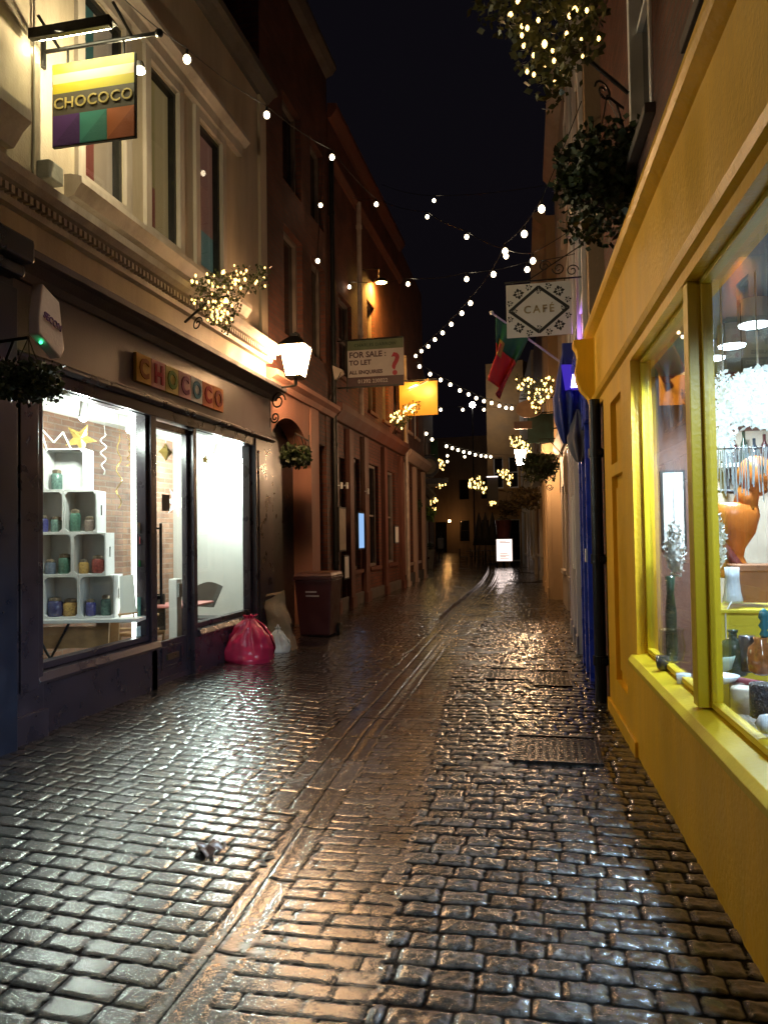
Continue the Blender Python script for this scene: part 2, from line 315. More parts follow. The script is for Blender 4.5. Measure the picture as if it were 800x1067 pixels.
# fascia letters on tiles
TL = [('C', (.36, .23, .06), (.28, .10, .03)), ('H', (.42, .24, .24), (.34, .02, .05)), ('O', (.36, .32, .12), (.10, .20, .04)), ('C', (.36, .24, .28), (.20, .06, .16)), ('O', (.36, .40, .44), (.05, .20, .34)), ('C', (.44, .17, .10), (.36, .03, .03)), ('O', (.44, .17, .06), (.24, .04, .03))]
for i, (ch, bg, fg) in enumerate(TL):
    s = 6.37+i*.277; loc = A.p(s, .02, 3.05)
    which = ['gold', 'pink', 'lime cream', 'mauve', 'pale blue', 'salmon', 'orange'][i]
    t = thing('letter_tile', f'square {which} tile bearing the letter {ch} on the dark shop fascia', 'letter tile', loc, 'letter tiles along the shop fascia')
    A.box(MB(), s, s+.268, .016, .05, 3.07, 3.34).build('tile', pm('tile_'+which, tuple(min(.8, c*1.35) for c in bg), .9, .12, 14, .1, spec=.1), t, bevel=.003)
    text('letter', ch, .25, A.p(s+.134, .055, 3.20), A.d*1, (0, 0, 1), pm('letter_'+which, tuple(c*.8 for c in fg), .9, .15, 14, spec=.05), t, bold=.010, depth=.004)

# shop lights: recessed track spots
def spot(loc, tgt, power, col, label, group, rad=.035, size=75, body=M_white, vis=30, cat='spotlight'):
    loc = Vector(loc); tgt = Vector(tgt); d = (tgt-loc).normalized()
    t = thing('spotlight', label, cat, loc, group)
    MB().cyl(loc+Vector((0, 0, .12)), loc, .012).build('stem', body, t)
    MB().cyl(loc-d*.05, loc+d*.10, rad*1.05, rad*1.25, 14, cap=False).cyl(loc-d*.06, loc-d*.045, rad*1.05, n=14).build('housing', body, t, smooth=True)
    MB().ball(loc+d*.095, rad*1.15, 14, 8).build('lens', emis('spot_lens_%d' % vis, (.93, 1, .97), vis), t, smooth=True)
    ld = bpy.data.lights.new('beam', 'POINT'); ld.energy = power; ld.color = col; ld.shadow_soft_size = rad*1.3
    lo = bpy.data.objects.new('beam', ld); C.objects.link(lo); lo.parent = t; lo.location = d*.19+Vector((.04, -.03, 0)); BASE[lo.name] = loc
    return t
COOL = (.90, 1.0, .90)
spot(px_x(88, 424, -4.08), (-4.3, 6.2, 1.0), 60, COOL, 'white ceiling spotlight above the stacked display crates', 'spotlights in the left shop windows', size=110)
spot(px_x(137, 438, -4.08), (-4.4, 6.9, .9), 60, COOL, 'white ceiling spotlight nearest the shop door, inside the crate window', 'spotlights in the left shop windows', size=115)
spot(px_x(226, 467, -4.3), (-4.5, 9.3, 1.2), 30, COOL, 'white ceiling spotlight in the right hand display window, the dimmer of two', 'spotlights in the left shop windows', size=110)
spot(px_x(250, 471, -4.1), (-4.2, 9.5, 1.6), 260, (.80, 1, .97), 'bright ceiling spotlight glaring near the end wall of the star window', 'spotlights in the left shop windows', size=115, rad=.05, vis=45)
m = MB(); m.box(-3.925, -3.90, 6.645, 6.69, .66, 2.79); tag(m.build('light_strip', emis('window_strip_light', (.92, 1, .95), 9), origin=(-3.9, 6.66, .7)), 'vertical white light strip beside the door frame in the crate window', 'light strip')
m = MB(); m.box(-3.99, -3.94, 5.2, 9.3, 2.80, 2.83); 
# display crates
def crate(cx, cy, cz, w, h, d, ang, label):
    t = thing('display_crate', label, 'crate', (cx, cy, cz), 'white display crates stacked in the window')
    c, s = math.cos(ang), math.sin(ang)
    def P(a, b, z): return Vector((cx+a*c-b*s, cy+a*s+b*c, cz+z))       # a across the face, b depth (away from viewer), z up
    def bx(m, a0, a1, b0, b1, z0, z1): return m.hexa([P(a0, b0, z0), P(a1, b0, z0), P(a1, b1, z0), P(a0, b1, z0), P(a0, b0, z1), P(a1, b0, z1), P(a1, b1, z1), P(a0, b1, z1)])
    k = .012; m = MB()
    bx(m, -w/2, w/2, 0, d, 0, k); bx(m, -w/2, w/2, 0, d, h-k, h); bx(m, -w/2, -w/2+k, 0, d, k, h-k); bx(m, -w/2+k, w/2-k, d-k, d, k, h-k)
    for z0, z1 in ((k, h*.42), (h*.66, h-k)): bx(m, w/2-k, w/2, 0, d, z0, z1)
    bx(m, w/2-k, w/2, 0, d*.42, h*.42, h*.66); bx(m, w/2-k, w/2, d*.58, d, h*.42, h*.66)
    for sa in (-1, 1):
        for zz in (k, h-k): 
            z2 = zz+(.03 if zz < h/2 else -.03); a0 = sa*(w/2-k); a1 = sa*(w/2-k-.03)
            m.prism([P(a0, 0, zz), P(a1, 0, zz), P(a0, 0, z2)], P(0, .03, 0)-P(0, 0, 0))
    m.build('crate_box', M_white, t, bevel=.002); return t, P
ang = math.radians(14)
rows = [(3, .86, .33, .40), (3, 1.262, .31, .40), (2, 1.664, .31, .40), (1, 2.066, .38, .40)]
ORG = Vector((-4.84, 6.27, 0)); DD = Vector((math.cos(ang), math.sin(ang), 0))
jars = []
for ri, (n, z, w, h) in enumerate(rows):
    right_end = [.86, .78, .70, .58][ri]
    for k in range(n):
        a = right_end - w*(k+.5) - .004*k
        q = ORG+DD*a
        rown = ['bottom', 'second', 'third', 'top'][ri]; pos = ['right hand end', 'middle', 'left hand end'][k] if n == 3 else (['right', 'left'][k] if n == 2 else 'single')
        t, P = crate(q.x, q.y, z, w, h, .26, ang, f'white wooden display crate, {pos} of the {rown} row of the window stack')
        jars.append((P, ri, k, z, w, h))
JC = [(.05, .05, .18), (.12, .20, .17), (.04, .045, .12), (.40, .24, .07), (.25, .06, .05), (.10, .12, .16), (.06, .14, .10), (.16, .12, .10)]
JN = ['navy', 'sea green', 'midnight blue', 'gold', 'dark red', 'slate', 'bottle green', 'taupe']
for (P, ri, k, z, w, h) in jars:
    rown = ['bottom', 'second', 'third', 'top'][ri]
    for j in range(2 if ri < 3 else 1):
        ci = (ri*3+k*2+j) % 8; a = (-.26+.40*j)*w; hh = random.uniform(.12, .22); c = P(a, .09+.03*j, .014)
        nm = f'{JN[ci]} chocolate jar in the {["right hand","middle","left hand"][k]} crate of the {rown} row, {"left" if j == 0 else "right"} side'
        t = thing('chocolate_jar', nm, 'jar', c, 'jars on display in the crates')
        if ri == 0 and k == 1: rr = .07
        else: rr = random.uniform(.045, .062)
        MB().lathe(c, [(rr*.9, 0), (rr, .01), (rr, hh*.75), (rr*.75, hh*.85)], 14).build('jar_body', pm('jar_'+JN[ci], JC[ci], .2, .5, 60, .05), t, smooth=True)
        MB().lathe(c, [(rr*.78, hh*.851), (rr*.8, hh*.86), (rr*.8, hh), (rr*.4, hh+.01)], 14).build('lid', pm('jar_lid', (.35, .28, .2), .3, metal=.6), t)
# trestle table under the crates
tt = thing('display_table', 'white topped folding table with timber trestle legs under the crate stack', 'table', (-4.6, 6.3, .14))
def D(a, b, z): c, s = math.cos(ang), math.sin(ang); return Vector((ORG.x+a*c-b*s, ORG.y+a*s+b*c, z))
def dbx(m, a0, a1, b0, b1, z0, z1): return m.hexa([D(a0, b0, z0), D(a1, b0, z0), D(a1, b1, z0), D(a0, b1, z0), D(a0, b0, z1), D(a1, b0, z1), D(a1, b1, z1), D(a0, b1, z1)])
dbx(MB(), -.4, 1.12, -.12, .42, .825, .858).build('tabletop', M_white, tt, bevel=.004)
for a in (-.05, .75):
    MB().prism([D(a-.10, 0, .14), D(a+.02, 0, .14), D(a+.06, 0, .82), D(a-.06, 0, .82)], D(0, .04, 0)-D(0, 0, 0)).prism([D(a-.10, .3, .14), D(a+.02, .3, .14), D(a+.06, .3, .82), D(a-.06, .3, .82)], D(0, .04, 0)-D(0, 0, 0)).build('trestle_leg', M_woodt, tt)
dbx(MB(), -.1, .8, .0, .03, .58, .78).build('crossbar', M_woodt, tt)
MB().cyl(D(.1, -.03, .15), D(.45, -.03, .82), .012).cyl(D(.45, -.03, .15), D(.1, -.03, .82), .012).build('folding_strut', M_iron, tt)
# little white board on an easel
t = thing('menu_easel', 'small white menu card leaning on a timber easel at the table end', 'menu easel', D(.95, .05, .86))
MB().hexa([D(.91, .02, .88), D(1.06, .02, .90), D(1.06, .03, .90), D(.91, .03, .88), D(.87, .12, 1.24), D(1.0, .12, 1.26), D(1.0, .13, 1.26), D(.87, .13, 1.24)]).build('card', M_wall, t)
MB().cyl(D(.90, .03, .86), D(.92, .13, 1.2), .008).cyl(D(1.03, .03, .86), D(.98, .13, 1.2), .008).cyl(D(.96, .22, .86), D(.95, .13, 1.15), .008).cyl(D(.89, .02, .885), D(1.07, .02, .9), .009).build('easel_frame', M_woodt, t)
# stars
def star_pts(c, r, n, xd, zd, rot=0, inner=.42):
    return [c+xd*(math.sin(rot+PI*i/n)*(r if i % 2 == 0 else r*inner))+zd*(math.cos(rot+PI*i/n)*(r if i % 2 == 0 else r*inner)) for i in range(2*n)]
def star(c, r, n, xd, rot, mt, label, cat='star decoration', hang=True, group=None, inner=.42, dep=.03):
    c = Vector(c); xd = Vector(xd).normalized(); nn = xd.cross(Vector((0, 0, 1)))
    t = thing('paper_star', label, cat, c, group); p = star_pts(c, r, n, xd, Vector((0, 0, 1)), rot, inner); m = MB()
    k = len(p); m.add(p+[c+nn*dep, c-nn*dep], [(i, (i+1) % k, k) for i in range(k)]+[((i+1) % k, i, k+1) for i in range(k)])
    m.build('star', mt, t)
    if hang: MB().cyl(c+Vector((0, 0, r*.8)), (c.x, c.y, 2.96), .002, n=4).build('thread', M_white, t)
    return t
M_paper = pm('white_paper', (.85, .85, .8), .8, .03)
mt, nt, out = newmat('glowing_star_paper'); d_ = N(nt, 'ShaderNodeBsdfDiffuse'); d_.inputs[0].default_value = (.9, .9, .85, 1); t_ = N(nt, 'ShaderNodeBsdfTranslucent'); t_.inputs[0].default_value = (.9, .9, .85, 1); x_ = N(nt, 'ShaderNodeMixShader'); x_.inputs[0].default_value = .6; nt.links.new(d_.outputs[0], x_.inputs[1]); nt.links.new(t_.outputs[0], x_.inputs[2]); e_ = N(nt, 'ShaderNodeEmission'); e_.inputs[0].default_value = (1, 1, .95, 1); e_.inputs[1].default_value = .8; a_ = N(nt, 'ShaderNodeAddShader'); nt.links.new(x_.outputs[0], a_.inputs[0]); nt.links.new(e_.outputs[0], a_.inputs[1]); nt.links.new(a_.outputs[0], out.inputs[0]); M_star = mt  # translucent paper with an added glow so the stars outshine the wall
M_gold = pm('gold_foil', (.65, .45, .14), .3, .2, 8, metal=.7)
star(px_x(184, 523, -3.98), .17, 7, (.35, .94, 0), .3, M_star, 'white seven pointed paper star hanging behind the shop door', group='paper stars hanging in the left shop')
star(px_x(212, 503, -3.98), .17, 7, (.35, .94, 0), .1, M_star, 'white paper star hanging at the top of the right hand shop window', group='paper stars hanging in the left shop')
star(px_x(214, 479, -3.98), .07, 5, (.35, .94, 0), .1, M_gold, 'small gold star above the white one in the right hand window', group='paper stars hanging in the left shop')
star(px_x(84, 457, -4.5), .16, 5, (.75, .6, 0), .45, M_gold, 'gold and white star standing on top of the crates', hang=False, group='paper stars hanging in the left shop')
star(px_x(173, 471, -3.98), .10, 4, (.35, .94, 0), 0, M_gold, 'gold kite shaped star hanging near the top of the door', group='paper stars hanging in the left shop', inner=.6)
q = px_x(66, 470, -4.5); m = MB(); xs = [(-.14, 0), (-.20, .22), (-.08, .08), (.0, .18), (.08, 0), (.16, -.0)]
m.tube([q+Vector((a*.8, a*.6, z)) for a, z in xs], .008); tag(m.build('wire_letter', M_paper, origin=q), 'white zigzag wire ornament on the left of the top crate', 'ornament')
for i, (u, s) in enumerate([(108, .5), (124, .9), (140, .9), (135, .35)]):
    b = px_x(u, 445, -4.55); pts = []
    for k in range(22):
        z = 2.72-k*.032*s*1.3; pts.append((b.x+.018*math.sin(k*1.1), b.y+.03*math.cos(k*.9+i), z))
    m = MB().tube(pts, .006, 5); m.cyl((b.x, b.y, 2.96), pts[0], .002, n=4)
    tag(m.build('paper_streamer', M_gold if i % 2 else M_paper, origin=(b.x, b.y, 2.0)), ['short pale streamer hanging beside the standing gold star', 'long gold streamer hanging in the middle of the brick wall', 'long white streamer hanging nearest the light strip', 'faint gold streamer, shortest of those by the light strip'][i], 'streamer', 'streamers hanging in the crate window')
# window stickers
for i, (u, v, w, h, c, n) in enumerate([(146, 550, .10, .11, (.8, .8, .78), 'white'), (147.5, 563, .06, .07, (.7, .05, .05), 'red'), (147, 587, .07, .06, (.03, .35, .08), 'green'), (147, 633, .11, .20, (.25, .5, .4), 'pale green'), (146, 660, .13, .14, (.75, .8, .8), 'pale blue')]):
    p = px_x(u, v, LX-.09); tag(A.box(MB(), p.y-w/2, p.y+w/2, -.0925, -.089, p.z-h/2, p.z+h/2).build('window_sticker', pm('sticker_'+n, c, .6, .15, 30), origin=p), f'{n} sticker on the crate window glass beside the door', 'sticker', 'stickers on the shop window')
# chair and pink table in the star window
t = thing('cafe_table', 'low pink topped table at the foot of the star window', 'table', A.p(8.25, -.5, .14))
MB().box(-4.5, -4.0, 7.95, 8.65, .80, .83).build('tabletop', pm('pink_laminate', (.55, .20, .18), .4, .1), t, bevel=.01)
MB().cyl((-4.25, 8.3, .14), (-4.25, 8.3, .80), .03).lathe((-4.25, 8.3, .14), [(.2, 0), (.2, .015), (.04, .03)], 16).build('pedestal', M_iron, t)
t = thing('cafe_chair', 'dark grey slatted chair beside the pink table in the star window', 'chair', (-4.28, 8.98, .14))
def ch(m, a, b, z): return Vector((-4.30+a, 8.98+b, z))
m = MB(); m.grid(lambda u, v: Vector((-4.47+.40*u+.08*v, 8.84+.10*v+.06*math.cos(u*PI), .74+.30*v-.05*(2*u-1)**2*v)), 8, 6); m.build('backrest', pm('grey_slats', (.06, .065, .06), .5), t, solid=.015)
MB().box(-4.5, -4.1, 8.75, 9.12, .58, .60).build('seat', M_iron, t, bevel=.01)
for a, b in ((-4.48, 8.77), (-4.12, 8.77), (-4.48, 9.1), (-4.12, 9.1)): MB().cyl((a, b, .14), (a, b, .58), .012).build('leg', M_iron, t)
t = thing('timber_chair', 'timber armchair with dark back seen through the shop door', 'chair', (-4.6, 7.9, .14))
for z in (.62, .78): MB().cyl((-4.9, 7.45, z), (-4.3, 7.85, z-.04), .016).build('arm_rail', M_woodt, t)
MB().box(-4.75, -4.35, 7.75, 8.1, .5, .54).build('seat', M_woodt, t, bevel=.01); MB().hexa([(-4.75, 8.08, .54), (-4.35, 8.08, .54), (-4.35, 8.1, .54), (-4.75, 8.1, .54), (-4.7, 8.16, .95), (-4.4, 8.16, .95), (-4.4, 8.18, .95), (-4.7, 8.18, .95)]).build('backrest', M_iron, t)
for a, b in ((-4.73, 7.77), (-4.37, 7.77), (-4.73, 8.08), (-4.37, 8.08)): MB().cyl((a, b, .14), (a, b, .5), .015).build('leg', M_woodt, t)
t = thing('counter_unit', 'white card dispenser on the edge of the star window display', 'card dispenser', A.p(7.78, -.28, .7)); MB().box(-4.1, -4.0, 7.7, 7.82, .14, 1.15).build('stand', M_white, t, bevel=.01); MB().box(-3.995, -3.98, 7.71, 7.81, .95, 1.1).build('card_pocket', pm('grey_card', (.3, .32, .32), .5), t)

# ---- dark neighbour at the far left
t = thing('neighbouring_shopfront', 'near black timber shopfront at the far left edge of the photo', 'building', (LX, 3.5, 0))
m = MB(); m.box(-4.3, -3.70, 1.0, 4.70, -.1, 3.55); part(m, 'shopfront', M_navy, t)
m = MB(); m.box(-3.70, -3.66, 4.50, 4.70, -.1, 3.4); m.box(-3.70, -3.67, 1.0, 4.5, -.05, .55); part(m, 'pilaster', M_navy, t, bevel=.006)
m = MB(); m.box(-4.3, -3.50, 1.0, 4.68, 3.55, 3.72); m.box(-4.3, -3.58, 1.0, 4.68, 3.46, 3.55); part(m, 'cornice', M_navy, t, bevel=.02)
m = MB(); m.box(-3.70, -3.69, 3.3, 4.42, 1.2, 2.3); part(m, 'window_poster', pm('dim_poster', (.05, .07, .07), .4), t)
m = MB(); m.box(-6, -3.82, 1.0, 4.08, 3.73, 8.0); part(m, 'upper_wall', M_cream, t)
m = MB(); A.extr(m, 1.0, 4.75, [(-.07, 4.45), (.02, 4.45), (.10, 4.56), (.17, 4.62), (.17, 4.70), (-.07, 4.74)]); part(m, 'sill_moulding', M_creamtrim, t)
# ---- alarm box with green led
t = thing('alarm_box', 'white tapered burglar alarm box with a green light at the fascia end', 'alarm box', (-3.70, 4.95, 3.2))
q = [A.p(4.98+a, .09, 3.27+z) for a, z in ((-.13, .21), (.07, .13), (.13, -.22), (.08, -.30), (-.17, -.17), (-.17, -.05))]
MB().prism(q, A.n*.09).build('casing', pm('alarm_plastic', (.58, .52, .58), .45, .05), t, bevel=.012)
text('lettering', 'SECOM', .066, A.p(4.965, .183, 3.225), Vector((0, .96, -.28)), (0, .28, .96), pm('violet_print', (.08, .03, .16), .6), t, bold=.002)
MB().ball(A.p(4.87, .15, 3.05), .012).build('indicator_light', emis('green_led', (.05, 1, .3), 6), t)
# ---- junction box and cable on the cream wall
t = thing('junction_box', 'small grey cable box fixed to the cream wall under the hanging sign', 'junction box', A.p(5.15, 0, 4.45))
A.box(MB(), 5.07, 5.25, -.04, .08, 4.38, 4.53).build('box', pm('grey_plastic', (.20, .20, .17), .5), t, bevel=.015)
MB().tube([A.p(5.03, -.02, 5.9), A.p(5.02, -.02, 4.6), A.p(5.0, -.02, 4.2)], .009).tube([A.p(5.12, -.02, 4.4), A.p(5.13, -.02, 4.2)], .007).build('cable', pm('pale_cable', (.2, .18, .14), .6), t)

# ---- hanging sign with picture light
t = thing('hanging_sign', 'square hanging sign reading CHOCOCO with yellow, grey and three coloured blocks', 'hanging sign', (-3.65, 5.6, 5.3))
SX0, SX1, SZ0, SZ1, SY = -3.985, -3.275, 4.92, 5.63, 5.6
SX0, SX1 = -3.72-.0, -3.01
tmp = px_y(57, 110, 5.6)
# plane set so the board hangs clear of the wall
SY = 5.15; a = px_y(57, 154, SY); b = px_y(141, 56, SY); SX0, SX1 = a.x, b.x; SZ0, SZ1 = a.z, b.z
W_, H_ = SX1-SX0, SZ1-SZ0
def sb(m, u0, u1, v0, v1, d=.0): return m.box(SX0+u0*W_, SX0+u1*W_, SY-.014-d, SY+.014+d, SZ0+v0*H_, SZ0+v1*H_)
sb(MB(), -.012, 1.012, -.012, 1.012, -.002).build('board', pm('sign_edge', (.04, .04, .035), .5), t)
for nm, u0, u1, v0, v1, c in [('yellow_band', 0, 1, .88, 1, (.62, .55, .02)), ('cream_band', 0, 1, .76, .88, (.72, .60, .38)), ('lime_band', 0, 1, .64, .76, (.55, .48, .02)), ('grey_band', 0, 1, .37, .64, (.085, .075, .05)), ('purple_block', 0, .335, 0, .37, (.10, .03, .20)), ('teal_block', .335, .67, 0, .37, (.05, .32, .26)), ('orange_block', .67, 1, 0, .37, (.55, .16, .05))]:
    sb(MB(), u0, u1, v0, v1, .003).build(nm, pm('sign_'+nm, c, .45, .05, 5, .02), t)
for u0, c in ((0, (.07, .02, .15)), (.335, (.035, .24, .20)), (.67, (.42, .11, .035))):
    MB().prism([(SX0+(u0+.0)*W_, SY-.0185, SZ0+.001), (SX0+(u0+.33)*W_, SY-.0185, SZ0+.001), (SX0+(u0+.33)*W_, SY-.0185, SZ0+.36*H_)], (0, -.0015, 0)).build('diagonal_facet', pm('facet_%d' % int(u0*100), c, .45, .05), t)
text('lettering', 'CHOCOCO', .122, (SX0+.5*W_, SY-.021, SZ0+.505*H_), (1, 0, 0), (0, 0, 1), pm('gold_letters', (.62, .50, .16), .4), t, bold=.001, spacing=1.08)
zt = SZ1+.16
MB().cyl((LX-.03, SY, zt-.03), (SX1+.20, SY, zt-.03), .016).cyl((LX-.03, SY+.0, zt-.16), (LX-.03, SY, zt+.1), .022).ball((SX1+.20, SY, zt-.03), .032).cyl((SX0+.12, SY, zt-.03), (SX0+.12, SY, SZ1), .010).cyl((SX0+.60, SY, zt-.03), (SX0+.60, SY, SZ1), .010).cyl((SX0+.02, SY-.22, zt+.10), (SX0+.05, SY, zt-.03), .012).cyl((SX1-.05, SY-.22, zt+.10), (SX1-.02, SY, zt-.03), .012).build('bracket', M_iron, t)
pa = px_y(32, 37, SY-.22); pb = px_y(116, 21, SY-.22); zt2 = (pa.z+pb.z)/2
MB().box(pa.x, pb.x, SY-.25, SY-.20, zt2-.045, zt2+.035).box(pa.x, pb.x, SY-.2, SY-.13, zt2+.015, zt2+.035).build('picture_light', M_iron, t, bevel=.006)
MB().cyl((pa.x+.04, SY-.17, zt2-.01), (pb.x-.04, SY-.17, zt2-.01), .012).build('lamp_tube', emis('sign_lamp', (1, .90, .55), 60), t)
t2 = MB().cyl((SX1+.02, SY+.30, SZ1-.17), (SX1+.16, SY+.34, SZ1-.19), .035, .05, 12)
t3 = thing('sign_floodlight', 'small bright floodlight behind the square hanging sign', 'floodlight', (SX1+.1, SY+.3, SZ1-.1))
q = px_y(146, 74, SY+.3)
MB().cyl(q+Vector((0, 0, .02)), q+Vector((0, 0, .07)), .045, .03, 12).cyl(q+Vector((0, 0, .06)), (q.x, q.y, zt-.03), .008).cyl((q.x, q.y, zt-.03), (LX, q.y, zt-.03), .010).build('housing', M_iron, t3)
MB().ball(q, .042, sz=.55).build('lens', emis('sign_flood', (1, .86, .55), 60), t3, smooth=True)
def area(name, loc, tgt, power, col, sx, sy, parent):
    ld = bpy.data.lights.new(name, 'AREA'); ld.shape = 'RECTANGLE'; ld.size = sx; ld.size_y = sy; ld.energy = power; ld.color = col
    lo = bpy.data.objects.new(name, ld); C.objects.link(lo); loc = Vector(loc); d = (Vector(tgt)-loc).normalized()
    lo.rotation_euler = d.to_track_quat('-Z', 'Y').to_euler(); lo.parent = parent; lo.location = loc-BASE[parent.name]; BASE[lo.name] = BASE[parent.name]; return lo
def point(name, loc, power, col, rad, parent):
    ld = bpy.data.lights.new(name, 'POINT'); ld.energy = power; ld.color = col; ld.shadow_soft_size = rad
    lo = bpy.data.objects.new(name, ld); C.objects.link(lo); lo.parent = parent; lo.location = Vector(loc)-BASE[parent.name]; BASE[lo.name] = BASE[parent.name]; return lo
area('sign_glow', ((SX0+SX1)/2, SY-.17, zt2-.03), ((SX0+SX1)/2, SY-.02, SZ1-.30), 3.0, (1, .88, .52), .6, .04, t)
area('wall_glow', (pa.x+.15, SY-.19, zt2-.03), (LX-.05, SY-.6, zt2-.9), 3, (1, .85, .50), .5, .04, t)
point('flood_glow', q+Vector((-.02, -.08, -.04)), 90, (1, .84, .50), .05, t3)
# ================================================================ RIGHT YELLOW SHOP
Y = Wall((.85, 0), (.85-.047*20, 20), -1)
ys = thing('yellow_shop_building', 'yellow painted shop with a large lit display window and brick upper storey on the right', 'building', (1.2, 4, 0))
m = MB(); Y.box(m, -1.5, 5.55, -.14, 0, -.15, .66); m.build('stallriser', M_yel, ys)
m = MB(); Y.extr(m, -1.5, 5.62, [(-.14, .655), (.03, .655), (.055, .67), (.055, .70), (.03, .735), (-.14, .765)]); m.build('window_sill', M_yelf, ys, bevel=.003)
m = MB(); Y.extr(m, -1.5, 7.86, [(-.2, 2.80), (-.0, 2.80), (.0, 2.86), (.03, 2.875), (.045, 2.91), (.012, 2.93), (.012, 3.50), (.03, 3.51), (.075, 3.54), (.09, 3.57), (.09, 3.60), (-.2, 3.64)]); m.build('fascia', M_yel, ys)
m = MB(); Y.box(m, 5.55, 6.05, -.14, .0, -.15, 2.8); Y.box(m, 6.66, 7.12, -.14, 0, -.15, 2.8)
Y.box(m, 6.05, 6.66, -.14, 0, -.15, .36); Y.box(m, 6.05, 6.66, -.14, 0, 2.06, 2.16); Y.box(m, 6.05, 6.66, -.14, 0, 2.68, 2.8); m.build('panelled_pilaster', M_yel, ys)
m = MB(); Y.box(m, 6.05, 6.66, -.14, -.045, .36, 2.06); Y.box(m, 6.15, 6.56, -.045, -.02, .46, 1.96); m.build('recessed_panel', M_yel, ys, bevel=.004); Y.box(MB(), 6.05, 6.66, -.14, -.045, 2.16, 2.68).build('recessed_panel', M_yel, ys, bevel=.004)
m = MB(); Y.box(m, 5.62, 7.14, 0, .022, -.15, .12); m.build('plinth', M_yel, ys, bevel=.006)
prof = [(0, 2.76), (.05, 2.77), (.055, 2.86), (.07, 2.92), (.14, 3.0), (.18, 3.10), (.19, 3.2), (.175, 3.28), (.165, 3.34), (.18, 3.40), (.205, 3.44), (.205, 3.50), (.03, 3.505), (0, 3.50)]
m = MB(); Y.extr(m, 7.68, 7.84, prof); m.build('console_bracket', M_yel, ys, bevel=.008)
GN = -.085
def ywin(s0, s1):
    f = Y.frame(MB(), s0, s1, .765, 2.80, .028, GN-.03, GN+.02).build('window_frame', M_yelf, ys, bevel=.003)
    Y.box(MB(), s0+.025, s1-.025, GN-.003, GN+.003, .785, 2.78).build('pane', glass('smeared_glass', (.98, 1, 1), 0.0, 1.1, .010), f)
ywin(3.96, 5.54); ywin(.9, 3.84)
for a in (3.85, .8): Y.box(MB(), a, a+.10, GN-.03, -.01, .76, 2.80).build('mullion', M_yelf, ys, bevel=.004)
# room
M_room = pm('room_wall_brown', (.16, .07, .045), .7, .25, 2, .1)
m = MB(); m.box(.86, 3.4, 6.70, 6.80, -.1, 2.95); m.box(3.3, 3.4, -1, 6.7, -.1, 2.95); m.box(.86, 3.4, -1.1, -1, -.1, 2.95); m.build('room_wall', M_room, ys)
m = MB(); m.box(1.35, 3.3, 6.62, 6.70, -.1, 2.4); m.build('pale_panelling', pm('pale_panelling', (.42, .33, .24), .7, .1), ys)
m = MB(); m.add([(1.05, -1, 2.95), (3.4, -1, 2.95), (3.4, 6.8, 2.95), (.68, 6.8, 2.95), (1.05, -1, 2.9), (3.4, -1, 2.9), (3.4, 6.8, 2.9), (.68, 6.8, 2.9)], [(0, 1, 2, 3), (7, 6, 5, 4), (0, 4, 5, 1), (2, 6, 7, 3)]); m.build('ceiling', pm('slate_blue_ceiling', (.10, .17, .28), .5, .2), ys)
m = MB(); m.box(.9, 3.4, -1, 6.7, -.1, .0); m.build('floor', pm('shop_floor_boards', (.16, .10, .06), .4), ys)
m = MB(); m.add([(1.05, -1, .60), (1.5, -1, .60), (1.5, 5.1, .60), (.765, 5.1, .60), (1.05, -1, .55), (1.5, -1, .55), (1.5, 5.1, .55), (.765, 5.1, .55)], [(3, 2, 1, 0), (4, 5, 6, 7), (0, 1, 5, 4), (1, 2, 6, 5), (2, 3, 7, 6), (3, 0, 4, 7)]); m.build('window_bed', pm('bed_board', (.25, .22, .20), .6, .2), ys)
# upper brick wall
m = MB(); UWR = [(2.4, 3.9, 4.05, 5.7), (5.0, 5.85, 4.3, 6.3), (2.4, 3.9, 7, 8.4), (5.0, 5.85, 7, 8.4)]
Y.pierced(m, -1.5, 7.6, 3.62, 9.4, -.4, -.10, UWR); Y.box(m, 7.13, 7.62, -.4, -.03, -.1, 3.62); m.build('brick_wall', M_redbrick, ys)
for a, b, c, d in UWR:
    f = Y.frame(MB(), a, b, c, d, .07, -.24, -.085).build('window_frame', M_white, ys, bevel=.004); Y.box(MB(), a+.05, b-.05, -.19, -.18, c+.05, d-.05).build('pane', M_dglass, f)
    Y.box(MB(), a+.05, b-.05, -.2, -.14, (c+d)/2-.02, (c+d)/2+.02).build('meeting_rail', M_white, f)
for a, b, c, d in UWR: Y.box(MB(), a-.06, b+.06, -.1, -.03, c-.07, c-.003).build('stone_sill', pm('weathered_stone', (.10, .085, .075), .8), ys, bevel=.006)
# lights in the yellow shop
CW = (.62, .82, 1.0)
def spotd(name, loc, power, col, rad, parent):
    ld = bpy.data.lights.new(name, 'SPOT'); ld.energy = power; ld.color = col; ld.shadow_soft_size = rad; ld.spot_size = math.radians(165); ld.spot_blend = .35
    lo = bpy.data.objects.new(name, ld); C.objects.link(lo); lo.parent = parent; lo.location = Vector(loc)-BASE[parent.name]; BASE[lo.name] = BASE[parent.name]; return lo
for i, (u, v, yy, lab) in enumerate([(785, 338, 4.62, 'nearest and highest'), (762, 360, 5.15, 'middle'), (742, 373, 5.58, 'farthest and lowest')]):
    p = px_y(u, v, yy); 
    t = thing('downlight', f'round white ceiling spotlight in the yellow shop, {lab} of the three', 'spotlight', p, 'ceiling spotlights in the yellow shop')
    MB().cyl(p, (p.x, p.y, max(2.902, p.z+.03)), .085, n=20).build('housing', M_white, t, smooth=False)
    MB().cyl(p-Vector((0, 0, .010)), p-Vector((0, 0, .001)), .078, n=20).build('lens', emis('downlight_lens', (.72, .88, 1.0), 24), t)
    spotd('beam', p-Vector((0, 0, .05)), 260, CW, .06, t)
